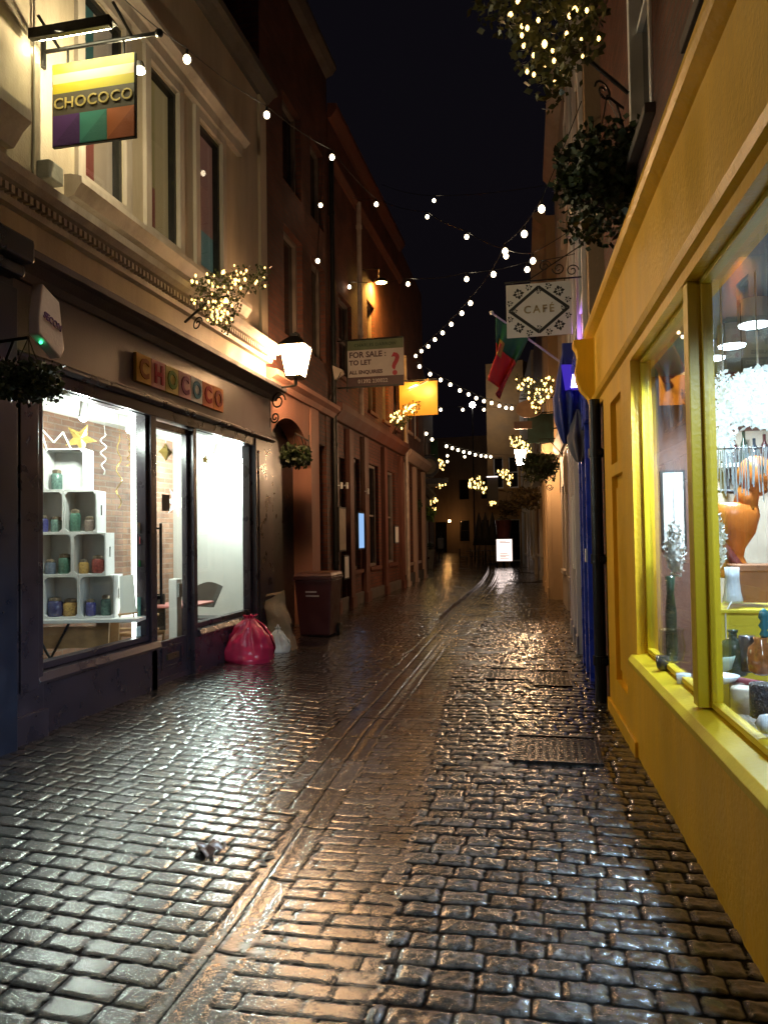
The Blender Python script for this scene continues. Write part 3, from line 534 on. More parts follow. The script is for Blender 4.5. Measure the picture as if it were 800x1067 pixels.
t = thing('downlight', 'ceiling spotlight near the front of the yellow shop window, towards the camera', 'spotlight', (1.15, 2.5, 2.8), 'ceiling spotlights in the yellow shop')
MB().cyl((1.15, 2.5, 2.8), (1.15, 2.5, 2.9), .075, .05, 18).build('housing', M_white, t); MB().cyl((1.15, 2.5, 2.79), (1.15, 2.5, 2.799), .066, n=18).build('lens', emis('downlight_lens', (.72, .88, 1.0), 24), t)
spotd('beam', (1.15, 2.5, 2.74), 180, CW, .06, t)
t = thing('downlight', 'ceiling spotlight at the camera end of the yellow shop window', 'spotlight', (1.2, 1.0, 2.8), 'ceiling spotlights in the yellow shop')
MB().cyl((1.2, 1.0, 2.8), (1.2, 1.0, 2.9), .075, .05, 18).build('housing', M_white, t); MB().cyl((1.2, 1.0, 2.79), (1.2, 1.0, 2.799), .066, n=18).build('lens', emis('downlight_lens', (.72, .88, 1.0), 24), t)
spotd('beam', (1.2, 1.0, 2.74), 180, CW, .06, t)
# counter with things on it
t = thing('yellow_counter', 'bright yellow display plinth standing inside the yellow shop window', 'display plinth', (1.35, 4.7, .6))
MB().box(.90, 1.9, 4.62, 5.02, .60, 1.13).build('plinth_body', M_yel2, t, bevel=.005); MB().box(.885, 1.92, 4.60, 5.04, 1.13, 1.15).build('plinth_top', M_yel2, t, bevel=.003)
def vase(name, label, cat, u, v0, v1, w_px, y, prof, mt, group=None, n=20, seg='body', extra=None, wob=0):
    """lathe object standing at pixel-bearing u, base v0, top v1 at depth y"""
    b = px_y(u, v0, y); tp = px_y(u, v1, y); h = tp.z-b.z; r = w_px/2*(y/F_PX)*1.0
    t = thing(name, label, cat, b, group); MB().lathe(b, [(q[0]*r, q[1]*h) for q in prof], n, wob=wob).build(seg, mt, t, smooth=True); return t, b, r, h
CYL = [(.85, 0), (1, .03), (1, .97), (.9, 1)]
t, b, r, h = vase('table_lamp_base', 'white tapered ceramic pot on the yellow plinth', 'pot', 763, 628, 591, 18, 4.7, [(1, 0), (1.05, .08), (.85, .3), (.72, .7), (.75, 1), (.5, 1)], pm('white_ceramic', (.7, .74, .78), .2, .03))
MB().tube([b+Vector((-.02, -.06, .01)), b+Vector((-.06, -.09, -.05)), b+Vector((-.06, -.09, -.3)), b+Vector((-.09, -.10, -.45))], .004).build('flex', M_white, t)
t = thing('terracotta_planter', 'square terracotta planter on the yellow plinth beside the white pot', 'planter', px_y(789, 628, 4.75))
q = px_y(789, 628, 4.75); MB().hexa([q+Vector(v) for v in ((-.10, 0, 0), (.14, 0, 0), (.14, .15, 0), (-.10, .15, 0), (-.12, -.02, .20), (.16, -.02, .20), (.16, .17, .20), (-.12, .17, .20))]).build('pot', pm('terracotta', (.34, .14, .06), .7, .15, 9), t, bevel=.006)
MB().box(q.x-.13, q.x+.17, q.y-.03, q.y+.18, q.z+.18, q.z+.22).build('rim', pm('terracotta', (.34, .14, .06)), t, bevel=.006)
# orange bird ornament
t = thing('orange_ornament', 'tall orange rounded ornament with a bird like head behind hanging glass strands', 'ornament', px_y(768, 600, 5.0))
b = px_y(766, 602, 5.0); M_or = pm('orange_lacquer', (.62, .17, .025), .3, .12, 6)
MB().lathe(b, [(.09, 0), (.12, .02), (.075, .07), (.05, .13), (.06, .18), (.12, .27), (.15, .38), (.14, .44), (.09, .46)], 18, sy=.6).build('body', M_or, t, smooth=True)
MB().ball(b+Vector((.13, 0, .62)), .11, 16, 10, 1.15).cyl(b+Vector((.06, 0, .42)), b+Vector((.10, 0, .58)), .075, .06, 12).cyl(b+Vector((.16, -.03, .56)), b+Vector((.32, -.06, .55)), .05, .015, 10).build('head', M_or, t, smooth=True)
MB().ball(b+Vector((.14, -.105, .66)), .014).ball(b+Vector((.20, -.085, .66)), .014).build('eye', M_iron, t)
# feather lamp, frosted strand, glass strands
M_feather = None
mt, nt, out = newmat('white_feather'); bs = N(nt, 'ShaderNodeBsdfPrincipled'); bs.inputs['Base Color'].default_value = (.82, .9, .92, 1); bs.inputs['Roughness'].default_value = .8; bs.inputs['Emission Color'].default_value = (.8, .95, 1, 1); bs.inputs['Emission Strength'].default_value = .75; nt.links.new(bs.outputs[0], out.inputs[0]); M_feather = mt
def fluff(name, label, cat, c, rx, rz, n, size, topz=2.9, taper=0, mt=None):
    c = Vector(c); t = thing(name, label, cat, c); rnd = random.Random(int(c.x*1000)+n)
    def fn():
        while True:
            v = Vector((rnd.uniform(-1, 1), rnd.uniform(-1, 1), rnd.uniform(-1, 1)))
            if .3 < v.length < 1: break
        k = 1-taper*max(0, -v.z)
        return c+Vector((v.x*rx*k, v.y*rx*k, v.z*rz))
    m = foliage(MB(), fn, n, size, rnd); m.ball(c, rx*.75 if not taper else rx*.4, 14, 8, rz/rx if not taper else rz/rx*2, .25); m.build('feather_shade', mt or M_feather, t)
    MB().cyl(c+Vector((0, 0, rz*.8)), (c.x, c.y, topz), .005).build('flex', M_white, t); return t
c = px_y(790, 415, 4.1); fluff('feather_pendant', 'big fluffy white feather pendant lamp glowing in the yellow shop', 'pendant lamp', c, .17, .15, 2200, .028)
c = px_y(754, 437, 4.25); fluff('feather_strand', 'narrow white feathery strand hanging left of the big pendant lamp', 'hanging decoration', c, .065, .26, 900, .022, taper=.5)
c = px_y(744, 565, 4.4); fluff('paper_garland', 'white paper cone tree standing just behind the window post', 'decoration', c, .055, .17, 600, .024, topz=1.9, mt=M_paper)
c = px_y(703, 572, 5.3); fluff('paper_garland', 'white paper cone tree seen through the narrow far pane', 'decoration', c, .06, .20, 600, .024, topz=1.9, mt=M_paper)
t = thing('glass_strand_curtain', 'fringe of thin glass strands hanging below the white pendant lamp', 'hanging decoration', px_y(780, 480, 4.2)); m = MB()
for k in range(26):
    u = 748+k*2.1; a = px_y(u, 470+random.uniform(-8, 4), 4.2+random.uniform(-.08, .08)); m.cyl(a, a+Vector((random.uniform(-.01, .01), 0, -random.uniform(.12, .28))), .0035, n=5)
m.build('strands', pm('frosted_strand', (.65, .7, .72), .15, .05), t); MB().cyl(px_y(745, 468, 4.2), px_y(805, 466, 4.2), .004).cyl(px_y(775, 466, 4.2), px_y(775, 466, 4.2)+Vector((0, 0, .75)), .002).build('rail', M_iron, t)
# wall shelf with bottles, black stand
t = thing('wall_shelf', 'pale wall shelf at the back of the yellow shop', 'shelf', px_y(780, 482, 6.4)); a = px_y(748, 484, 6.45); b = px_y(812, 484, 6.45)
MB().box(a.x, b.x+.2, 6.35, 6.62, a.z-.03, a.z).build('board', M_white, t); MB().box(a.x+.05, a.x+.08, 6.45, 6.62, a.z-.2, a.z-.03).box(b.x, b.x+.03, 6.45, 6.62, a.z-.2, a.z-.03).build('bracket', M_iron, t)
for k in range(9):
    x = a.x+.05+k*.075; cc = [(.02, .03, .04), (.06, .02, .02), (.03, .05, .03)][k % 3]; nm = ['black', 'dark red', 'dark green'][k % 3]
    q = Vector((x, 6.48, a.z+.001)); hh = .20+.03*(k*7 % 3)
    o = MB().lathe(q, [(.026, 0), (.028, .01), (.028, hh*.6), (.012, hh*.75), (.012, hh)], 12).build('bottle', pm('shelf_bottle_'+nm.replace(' ', '_'), cc, .15), origin=q, smooth=True)
    tag(o, f'{nm} bottle in the row on the back wall shelf, {["1st","2nd","3rd","4th","5th","6th","7th","8th","9th"][k]} from the left', 'bottle', 'bottles on the back wall shelf')
t = thing('black_stand', 'thin black metal stand with a side arm behind the white cone tree', 'display stand', px_y(737, 640, 5.2)); a = px_y(739, 640, 5.2)
MB().cyl((a.x, a.y, .6), (a.x, a.y, 2.2), .012).build('upright', M_iron, t); MB().cyl((a.x-.02, a.y, 1.86), (a.x+.16, a.y-.02, 1.84), .012).tube([(a.x+.16, a.y-.02, 1.84), (a.x+.18, a.y, 1.9), (a.x+.15, a.y, 1.95)], .006).cyl((a.x-.1, a.y, 1.86), (a.x+.02, a.y, 1.86), .02).build('arm', M_iron, t)
t = thing('red_tube', 'dark red cardboard tube leaning behind the white pot', 'tube', px_y(750, 600, 4.95)); tag(t, 'dark red cardboard tube leaning behind the white pot', 'tube'); MB().cyl(px_y(773, 596, 4.95), px_y(744, 557, 4.98), .030, n=14).build('tube_body', pm('dark_red_card', (.16, .03, .02), .5), t)
MB().cyl(px_y(744, 557, 4.98), px_y(743, 555.6, 4.981), .032, n=14).build('cap', M_iron, t)
# window bed still life
M_gg = glass('green_bottle_glass', (.35, .48, .36), .03, 1.2); M_ag = glass('amber_glass', (.75, .42, .2), .03, 1.3)
BOT = [(.9, 0), (1, .05), (1, .62), (.75, .74), (.32, .82), (.30, .93), (.38, .94), (.38, 1), (.2, 1)]
vase('demijohn', 'stout green glass bottle standing before the yellow plinth', 'bottle', 764, 703, 656, 26, 4.35, BOT, pm('green_bottle', (.035, .06, .035), .08, .3, 8, .02, coat=.6))
vase('amber_jar', 'round amber glass jar at the right edge of the shop window', 'jar', 793, 703, 664, 26, 4.1, [(.5, 0), (.9, .1), (1, .4), (.9, .7), (.45, .88), (.5, 1), (.3, 1)], pm('amber_jar', (.30, .11, .03), .08, .4, 30, .1, coat=.8))
vase('green_vase', 'tall dark green vase behind the far pane of the yellow shop window', 'vase', 700, 690, 600, 12, 5.0, [(.8, 0), (1, .1), (.9, .6), (.6, .8), (.8, 1)], pm('green_bottle', (.035, .06, .035), .08))
vase('glass_bowl', 'clear glass bowl low in the far pane of the yellow shop window', 'bowl', 700, 690, 655, 26, 4.6, [(.4, 0), (.8, .1), (1, .5), (.8, .85), (.9, 1)], glass('clear_bowl', (.85, .88, .85), .05, 1.5))
vase('smoked_tumbler', 'grey smoked glass tumbler between the green bottle and amber jar', 'tumbler', 779, 700, 662, 16, 4.3, CYL, pm('smoked_glass', (.09, .08, .075), .1, coat=.5))
vase('cream_candle', 'fat cream pillar candle at the front of the window bed', 'candle', 775, 742, 716, 24, 3.75, [(1, 0), (1, .9), (.9, 1), (.5, .97), (.1, .97)], pm('cream_wax', (.62, .54, .42), .5, .05))
vase('sequin_pot', 'black pot covered in tiny white beads at the window front', 'pot', 795, 748, 712, 24, 3.5, CYL, pm('black_bead', (.02, .02, .025), .3, .3, 60, .8, 90))
b = px_y(751, 712, 3.95); t = thing('white_dish', 'shallow white ceramic dish resting on the window bed', 'dish', b); MB().lathe(b, [(.03, 0), (.06, .01), (.085, .04), (.08, .04), (.05, .018), (.01, .014)], 20).build('dish_body', pm('white_ceramic', (.7, .74, .78), .2), t, smooth=True)
b = px_y(747, 700, 4.3); t = thing('green_dish', 'pale green ceramic bowl left of the green bottle', 'bowl', b); MB().lathe(b, [(.04, 0), (.07, .02), (.09, .09), (.085, .09), (.04, .03), (.01, .03)], 20).build('bowl_body', pm('celadon', (.36, .46, .38), .25), t, smooth=True)
t = thing('red_roll', 'dark red fabric roll lying across the window bed', 'fabric roll', px_y(780, 710, 4.0)); MB().cyl(px_y(762, 708, 4.0), px_y(797, 714, 3.95), .018, n=14).build('roll', pm('dark_red_felt', (.26, .05, .06), .8), t, smooth=False); MB().cyl(px_y(760.5, 707.8, 4.0), px_y(762, 708, 4.0), .0185, .019, n=14).build('roll_end', pm('dark_red_card', (.16, .03, .02)), t)
vase('brown_pot', 'small brown earthenware pot behind the cream candle', 'pot', 768, 738, 712, 14, 3.9, CYL, pm('brown_earthenware', (.12, .07, .05), .5, .3, 20))
vase('white_sphere', 'white round ornament at the lower right corner of the window', 'ornament', 799, 765, 744, 22, 3.2, [(.05, 0), (.6, .1), (1, .5), (.6, .9), (.05, 1)], pm('white_ceramic', (.7, .74, .78), .2))
vase('teal_ornament', 'teal frilled ornament standing on the amber jar', 'ornament', 796, 664, 634, 10, 4.1, [(.6, 0), (.9, .1), (.5, .25), (1, .4), (.6, .55), (1, .7), (.7, .9), (.2, 1)], pm('teal_glaze', (.03, .16, .20), .25), wob=.3)
for i, (u, v, w) in enumerate([(690, 697, 16), (712, 717, 14)]):
    b = px_y(u, v, [4.9, 4.5][i]); t = thing('glass_tumbler', ['small clear tumbler in the corner of the far pane', 'white lidded tub low behind the window post'][i], ['tumbler', 'tub'][i], b)
    MB().lathe(b, [(.03, 0), (.035, .01), (.04, .08), (.03, .08)], 16).build('tumbler_body', [pm('smoked_glass', (.09, .08, .075), .1), pm('white_ceramic', (.7, .74, .78), .2)][i], t, smooth=True)
t = thing('framed_print', 'pale framed print on the brown back wall of the yellow shop', 'picture', (1.02, 6.69, 1.5)); a = px_y(697, 505, 6.66); b = px_y(706, 560, 6.66)
MB().box(a.x-.05, b.x+.05, 6.66, 6.69, b.z-.08, a.z+.1).build('print', M_wall, t); MB().box(a.x-.07, b.x+.07, 6.67, 6.695, b.z-.10, a.z+.12).build('picture_frame', M_iron, t)

# ---- black downpipe
t = thing('downpipe', 'black cast iron downpipe between the yellow shop and the blue shop', 'downpipe', Y.p(7.42, .05, 0))
m = MB().cyl(Y.p(7.42, .045, -.05), Y.p(7.42, .045, 2.85), .055, n=14); m.build('pipe', M_iron, t, smooth=False)
m = MB()
for z in (.35, 1.3, 2.3): m.cyl(Y.p(7.42, .045, z), Y.p(7.42, .045, z+.09), .068, n=14); Y.box(m, 7.34, 7.50, -.03, .035, z+.02, z+.07)
m.build('collar', M_iron, t)
# ================================================================ RIGHT: blue shop and beyond
RP = [(.462, 7.92), (.45, 9.7), (.40, 13.0), (.31, 16.5), (.16, 21.5), (-.14, 26.5), (-.55, 31.5), (-1.55, 44)]
B = Wall(RP[0], (.415, 13.0), -1)
M_blue = pm('royal_blue_paint', (.03, .06, .40), .3, .15, 5, .05, 60, dirt=.2); M_grey = pm('stone_grey_paint', (.60, .55, .54), .55, .1, 5, .1, 50, dirt=.3, streak=True)
bs_ = thing('blue_shop_building', 'narrow blue shopfront with grey pilasters beside the yellow shop', 'building', (.8, 10, 0))
m = MB(); B.box(m, 0, 5.4, -1.2, -.22, -.1, 9.6); B.box(m, 0, 5.4, -.22, 0, 3.35, 9.6); m.build('upper_wall', pm('brown_render', (.30, .20, .12), .75, .15, 2, .3, 30, dirt=.6, streak=True), bs_)
for s in (.42, .95, 1.55, 5.2): B.box(MB(), s, s+.16, -.22, .05+.012*(s > .5), -.05, 3.35).build('blue_pilaster', M_blue, bs_, bevel=.006)
for s in (2.3, 3.3, 4.2): m = MB(); B.box(m, s, s+.14, -.22, .09, -.05, 3.3); B.box(m, s-.02, s+.16, .09, .11, -.05, .25); m.build('grey_pilaster', M_grey, bs_, bevel=.006)
m = MB(); B.box(m, .0, 5.4, -.22, -.05, -.05, .75); B.box(m, 0, .42, -.22, -.01, -.05, 3.35); m.build('stallriser', M_blue, bs_, bevel=.004)
m = MB(); B.box(m, 0, 5.4, -.0, .06, 2.75, 3.32); B.extr(m, 0, 5.4, [(0, 3.32), (.1, 3.32), (.16, 3.40), (.16, 3.46), (0, 3.5)]); m.build('fascia', M_blue, bs_)
for a, b in ((1.0, 1.55), (2.15, 3.3), (4.05, 5.2)):
    f = B.frame(MB(), a, b, .75, 2.72, .05, -.16, -.06).build('window_frame', M_white, bs_); B.box(MB(), a+.04, b-.04, -.12, -.11, .79, 2.68).build('pane', M_dglass, f)
for s in (.3, 1.5, 3.2): B.box(MB(), s, s+.10, 0, .05, 3.52, 9.5).build('upper_pilaster', M_grey, bs_, bevel=.006)
for a, b in ((.5, 1.35), (1.8, 3.0), (3.6, 4.9)):
    for c, d in ((4.2, 6.0), (6.9, 8.4)):
        f = B.frame(MB(), a, b, c, d, .07, .0, .03).build('window_frame', M_white, bs_); B.box(MB(), a+.05, b-.05, .003, .01, c+.05, d-.05).build('pane', M_dglass, f)
# door mailbox white notice boards
t = thing('notice_case', 'white framed menu case on the blue shopfront', 'menu case', B.p(2.9, .06, 1.6)); B.frame(MB(), 2.7, 3.15, 1.1, 2.1, .05, .051, .10).build('case_frame', M_white, t); B.box(MB(), 2.75, 3.1, .052, .06, 1.15, 2.05).build('menu_sheet', M_paper, t)
t = thing('notice_case', 'small white lit plaque low on the blue pilaster', 'plaque', B.p(.5, .06, 1.2)); B.box(MB(), .42, .58, .051, .07, 1.28, 1.42).build('plaque', M_white, t); B.box(MB(), .44, .56, .07, .072, 1.30, 1.40).build('plaque_sheet', M_paper, t)
# furled awning with purple lamp
AY = 8.95
t = thing('furled_awning', 'blue and grey canvas awning furled against the blue shopfront below a purple lamp', 'awning', (.25, AY, 3.0))
def canvas(c, r0, z0, z1, top, sx, nfold, m, seed=0):
    def fn(u, v):
        a = 2*PI*u; z = z0+(z1-z0)*v; env = r0*(math.sin(PI*min(1, max(0.02, v*.92+.04)))**.6)*(1-.55*v if v > .5 else 1-.25*(1-v))
        k = 1+.28*math.sin(nfold*a+seed+2*v)+.15*mnoise.noise(Vector((u*5, v*4, seed)))
        return Vector((c[0]+env*k*math.cos(a)*sx, c[1]+env*k*math.sin(a), z))
    return m.grid(fn, 40, 16)
a = px_y(583, 400, AY); b_ = px_y(600, 452, AY)
M_canvas = pm('blue_canvas', (.014, .03, .20), .55, .2, 6, .2, 30); M_gcan = pm('grey_canvas', (.13, .12, .14), .7, .2, 6, .3, 30)
canvas((px_y(588, 400, AY).x, AY, 0), .17, px_y(590, 462, AY).z, px_y(590, 368, AY).z, 0, .8, 6, MB()).build('blue_canvas', M_canvas, t, smooth=True)
canvas((px_y(606, 420, AY).x, AY-.02, 0), .16, px_y(606, 440, AY).z, px_y(606, 404, AY).z, 0, 1.0, 5, MB(), 2).build('blue_valance', M_canvas, t, smooth=True)
canvas((px_y(602, 450, AY-.1).x, AY-.1, 0), .12, px_y(602, 482, AY).z, px_y(602, 428, AY).z, 0, 1.0, 5, MB(), 4).build('grey_canvas', M_gcan, t, smooth=True)
MB().box(px_y(585, 360, AY).x, px_y(598, 360, AY).x, AY-.04, AY+.04, px_y(590, 390, AY).z, px_y(590, 358, AY).z).build('top_board', M_canvas, t, bevel=.01)
MB().cyl((px_y(590, 372, AY).x, AY, px_y(590, 372, AY).z), (.47, AY, px_y(590, 372, AY).z), .02).build('arm', M_iron, t)
t = thing('purple_lamp', 'small box lamp glowing violet above the blue awning', 'lamp', px_y(602, 402, AY-.15)); q = px_y(602, 405, AY-.16); z1 = px_y(600, 383, AY-.16).z
MB().hexa([q+Vector(v) for v in ((-.14, -.02, 0), (.10, -.02, .01), (.10, .10, .01), (-.14, .10, 0))]+[Vector((q.x-.18, q.y-.02, z1+.04)), Vector((q.x+.0, q.y-.02, z1+.03)), Vector((q.x+.0, q.y+.1, z1+.03)), Vector((q.x-.18, q.y+.1, z1+.04))]).build('lamp_box', emis('violet_glow', (.10, .05, .80), .55), t)
MB().hexa([q+Vector(v) for v in ((-.08, -.03, .01), (.08, -.03, .015), (.08, -.022, .015), (-.08, -.022, .01), (-.06, -.03, .16), (-.03, -.03, .17), (-.03, -.022, .17), (-.06, -.022, .16))]).build('bright_tube', emis('violet_hot', (.55, .45, 1), 12), t)
MB().cyl(q+Vector((0, .1, .06)), (.47, q.y+.3, q.z+.1), .014).build('bracket', M_iron, t)
point('uplight', (.395, 9.22, 4.0), 3.5, (.5, .26, 1), .04, t)
# café sign
CYY = 9.2
a = px_y(527, 298, CYY); b = px_y(596, 348, CYY); x0, x1, z0, z1 = a.x, b.x, b.z, a.z; w, h = x1-x0, z1-z0
t = thing('cafe_sign', 'white hanging sign with a black floral diamond border reading CAFÉ', 'hanging sign', ((x0+x1)/2, CYY, (z0+z1)/2))
MB().box(x0, x1, CYY-.015, CYY+.015, z0, z1).build('board', pm('sign_cream', (.74, .70, .66), .5, .08, 3, .03, dirt=.2), t, bevel=.003)
M_blk = pm('sign_black', (.02, .02, .02), .5); cx, cz = (x0+x1)/2, (z0+z1)/2; yf = CYY-.0165
m = MB(); dm = [(-.46, 0), (0, .44), (.46, 0), (0, -.44)]
for i in range(4):
    p, q = dm[i], dm[(i+1) % 4]
    for k, t_ in ((1, .013), (.92, .006)):
        A_, B_ = Vector((cx+p[0]*w*k, yf, cz+p[1]*h*k)), Vector((cx+q[0]*w*k, yf, cz+q[1]*h*k)); dv = (B_-A_).normalized(); nn = Vector((-dv.z, 0, dv.x))*t_
        m.add([A_-nn, B_-nn, B_+nn, A_+nn], [(0, 1, 2, 3)])
def flower(m, x, z, r, n=8):
    for k in range(n):
        an = 2*PI*k/n+.2; c = Vector((x+r*.62*math.cos(an), yf, z+r*.62*math.sin(an))); d = Vector((math.cos(an), 0, math.sin(an))); e = Vector((-d.z, 0, d.x))
        rr = r*(.42 if k % 2 == 0 else .26); m.add([c-d*rr, c+e*rr*.75, c+d*rr, c-e*rr*.75], [(0, 1, 2, 3)])
    m.add([(x+r*.13*math.cos(q), yf, z+r*.13*math.sin(q)) for q in [2*PI*i/8 for i in range(8)]], [tuple(range(8))])
for sx_ in (-1, 1):
    for sz_ in (-1, 1):
        flower(m, cx+sx_*w*.31, cz+sz_*h*.32, .068); flower(m, cx+sx_*w*.15, cz+sz_*h*.43, .045, 6); flower(m, cx+sx_*w*.445, cz+sz_*h*.15, .042, 6)
for k, (dx, dz) in enumerate(((0, .34), (0, -.34), (-.37, 0), (.37, 0))): flower(m, cx+dx*w, cz+dz*h, .035, 6)
m.build('floral_border', M_blk, t)
text('lettering', 'CAFÉ', .13, (cx, CYY-.019, cz), (1, 0, 0), (0, 0, 1), pm('dull_gold', (.40, .30, .16), .4, metal=.3), t, bold=.001, spacing=1.3)
m = MB().cyl((x0-.02, CYY, z1+.035), (.47, CYY, z1+.035), .010)
for q in (x0+.08, x1-.08): m.cyl((q, CYY, z1), (q, CYY, z1+.035), .005)
def scroll(m, c, r, t0, turns, ax=(1, 0, 0), rad=.007, n=26):
    ax = Vector(ax); pts = [Vector(c)+(ax*math.cos(t0+turns*2*PI*k/n)+Vector((0, 0, 1))*math.sin(t0+turns*2*PI*k/n))*r*(1-.75*k/n) for k in range(n+1)]
    return m.tube(pts, rad, 5)
for k in range(3): scroll(m, (.30-.16*k+.05, CYY, z1+.12+.04*k), .075, PI*(k % 2), 1.4)
m.cyl((.47, CYY, z1+.42), (x0+.25, CYY, z1+.04), .007)
m.build('scroll_bracket', M_iron, t)
# flag
fy = 9.9; p0 = px_y(586, 379, fy+.5); p1 = px_y(512, 326, fy-.4)
t = thing('flag_on_pole', 'green and red flag with a yellow emblem hanging from an angled white pole', 'flag', p0)
MB().cyl(p0, p1, .016, .012).build('pole', M_white, t); MB().ball(p1, .028).build('finial', M_white, t); MB().box(p0.x-.02, p0.x+.1, p0.y-.04, p0.y+.04, p0.z-.05, p0.z+.07).build('socket', M_white, t)
dp = (p0-p1)
def flagpt(u, v):
    # u along pole from tip, v away from the pole, hanging down
    a = p1+dp*(.06+u*.44); d = Vector((-.16-.10*u, 0, -1)).normalized()
    ln = .78
    return a+d*(v*ln)+Vector((.055*math.sin(u*9+v*3)*v-.20*(u-.2)*v, .10*math.sin(u*11+v*2)*(.3+v), 0))
for nm, v0, v1, c in (('green_field', 0, .42, (.02, .16, .05)), ('red_field', .42, 1, (.65, .045, .025))):
    MB().grid(lambda u, v: flagpt(u, v0+(v1-v0)*v), 26, 12).build(nm, pm('flag_'+nm, c, .7, .12, 8, .1), t, smooth=True, solid=.004)
MB().grid(lambda u, v: flagpt(.12+.32*u, .30+.24*v)+Vector((0, -.012, 0)), 10, 8).build('emblem_ring', pm('flag_yellow', (.50, .34, .04), .7), t, smooth=True, solid=.003)
MB().grid(lambda u, v: flagpt(.20+.16*u, .35+.14*v)+Vector((0, -.020, 0)), 6, 5).build('emblem_shield', pm('flag_shield', (.45, .05, .03), .7), t, smooth=True, solid=.003)

# generic facade along the street
def facade(name, label, w, z1, mt, depth, opens, sm=M_white, pil=(), pm_=None, plinth=None, shopz=3.2, extra=None, cornice=None, z0=-.1, pane=M_dglass, sills=True, arch=()):
    t = thing(name, label, 'building', w.p(w.len/2, -depth/2, 0))
    mm = MB(); w.pierced(mm, 0, w.len, z0, z1, -.35, 0, opens); w.box(mm, 0, w.len, -depth, -.35, z0, z1); mm.build('wall', mt, t)
    for a, b, c, d in opens:
        f = w.frame(MB(), a, b, c, d, .06, -.18, -.08).build('window_frame' if c > .3 else 'door_frame', sm, t); w.box(MB(), a+.05, b-.05, -.15, -.14, c+.05, d-.05).build('pane' if c > .3 else 'door_leaf', pane, f)
        if c > .3:
            w.box(MB(), a+.05, b-.05, -.14, -.11, (c+d)/2-.02, (c+d)/2+.02).build('glazing_bar', sm, f)
            if sills: w.box(MB(), a-.05, b+.05, -.02, .06, c-.08, c-.003).build('sill', pm_ or mt, f)
    if pil:
        for s, ww, za, zb in pil: mm = MB(); w.box(mm, s, s+ww, .0, .10, za, zb); w.box(mm, s-.02, s+ww+.02, .10, .13, za, za+.3); mm.build('pilaster', pm_ or mt, t, bevel=.008)
    if plinth: mm = MB(); w.box(mm, 0, w.len, 0, .05, z0, plinth); mm.build('plinth', pm('weathered_stone', (.10, .085, .075), .8), t, bevel=.01)
    for (za, h_, n_) in (cornice or ()):
        mm = MB(); w.extr(mm, 0, w.len, [(0, za), (n_*.4, za), (n_, za+h_*.6), (n_, za+h_), (0, za+h_*1.1)]); mm.build('cornice', pm_ or mt, t)
    return t
R3 = Wall((.44, 13.0), (.31, 17.8), -1)
M_ochre = pm('ochre_render', (.44, .30, .16), .7, .12, 2, .25, 40, dirt=.45, streak=True)
M_pale = pm('pale_render', (.48, .42, .36), .7, .12, 2, .25, 40, dirt=.5, streak=True)
M_brown = pm('brown_timber_front', (.13, .06, .035), .5, .2, 3, .15, 40)
M_pink = pm('pink_sandstone', (.36, .17, .12), .75, .15, 3, .4, 40, dirt=.4, streak=True)
M_rb = pm('red_brown_stucco', (.115, .034, .020), .7, .2, 2, .3, 40, dirt=.5, streak=True)
facade('green_sign_building', 'grey building with pale trim behind the green sign on the right', R3, 9.8, M_pale, 2, [(.5, 1.3, .8, 2.6), (2, 2.8, 0, 2.4), (3.3, 4.3, .8, 2.6), (.6, 1.5, 4.2, 6), (2.8, 3.8, 4.2, 6), (.6, 1.5, 7, 8.4), (2.8, 3.8, 7, 8.4)], cornice=[(3.3, .3, .15), (9.6, .3, .25)])
R4 = Wall((.10, 18.4), (-.06, 23.6), -1)
facade('ochre_building', 'pale ochre building with tall pilasters projecting into the lane on the right', R4, 9.2, M_ochre, 2, [(1, 2, .8, 2.8), (3, 4, 0, 2.4), (1, 2, 4, 5.8), (3, 4, 4, 5.8)], pil=[(0, .35, 0, 3.4), (2.3, .35, 0, 3.4), (4.7, .35, 0, 3.4)], pm_=M_ochre, cornice=[(3.4, .3, .2), (9.0, .3, .3)])
R5 = Wall((-.02, 23.8), (-.42, 30), -1)
facade('red_brown_building', 'red brown timber fronted building beyond the ochre pilasters on the right', R5, 8.6, M_brown, 2, [(1, 2, .8, 2.6), (3, 4, 0, 2.4), (4.8, 5.8, .8, 2.6), (1, 2, 4, 5.6), (3.5, 4.5, 4, 5.6)], pil=[(0, .3, 0, 3.2), (2.4, .3, 0, 3.2), (5.9, .3, 0, 3.2)], pm_=M_pale, cornice=[(3.2, .3, .2)])
R6 = Wall((-.50, 30.2), (-1.35, 41), -1)
facade('pale_far_building', 'pale grey far building on the right with a dark shopfront', R6, 8.8, M_pale, 2, [(1, 3, .6, 2.6), (4, 5, 0, 2.5), (6, 8, .6, 2.6), (1.5, 2.6, 4, 5.6), (5, 6.1, 4, 5.6), (8, 9, 4, 5.6)], cornice=[(3.1, .3, .2)])
R7 = Wall((-2.9, 44.2), (-1.2, 44), -1)   # faces the camera: the stone block closing the right side
t = facade('stone_tower_building', 'tall pale stone building closing the lane behind the parasols', Wall((-1.2, 43.8), (-3.35, 44.4), -1), 11.5, pm('golden_stone', (.40, .24, .10), .8, .2, 1.2, .5, 20, dirt=.6), 6, [(.4, 1.0, 4.2, 6), (1.3, 1.9, 4.2, 6), (.35, 1.1, 0, 2.4)], cornice=[(3.0, .3, .2)])

# ================================================================ LEFT beyond the shop
L2 = Wall((-3.85, 10.0), (-3.85, 13.35), 1)
lb = thing('arched_doorway_building', 'dark brick building with a pink rendered arched doorway and upper windows', 'building', (-4.5, 11.7, 0))
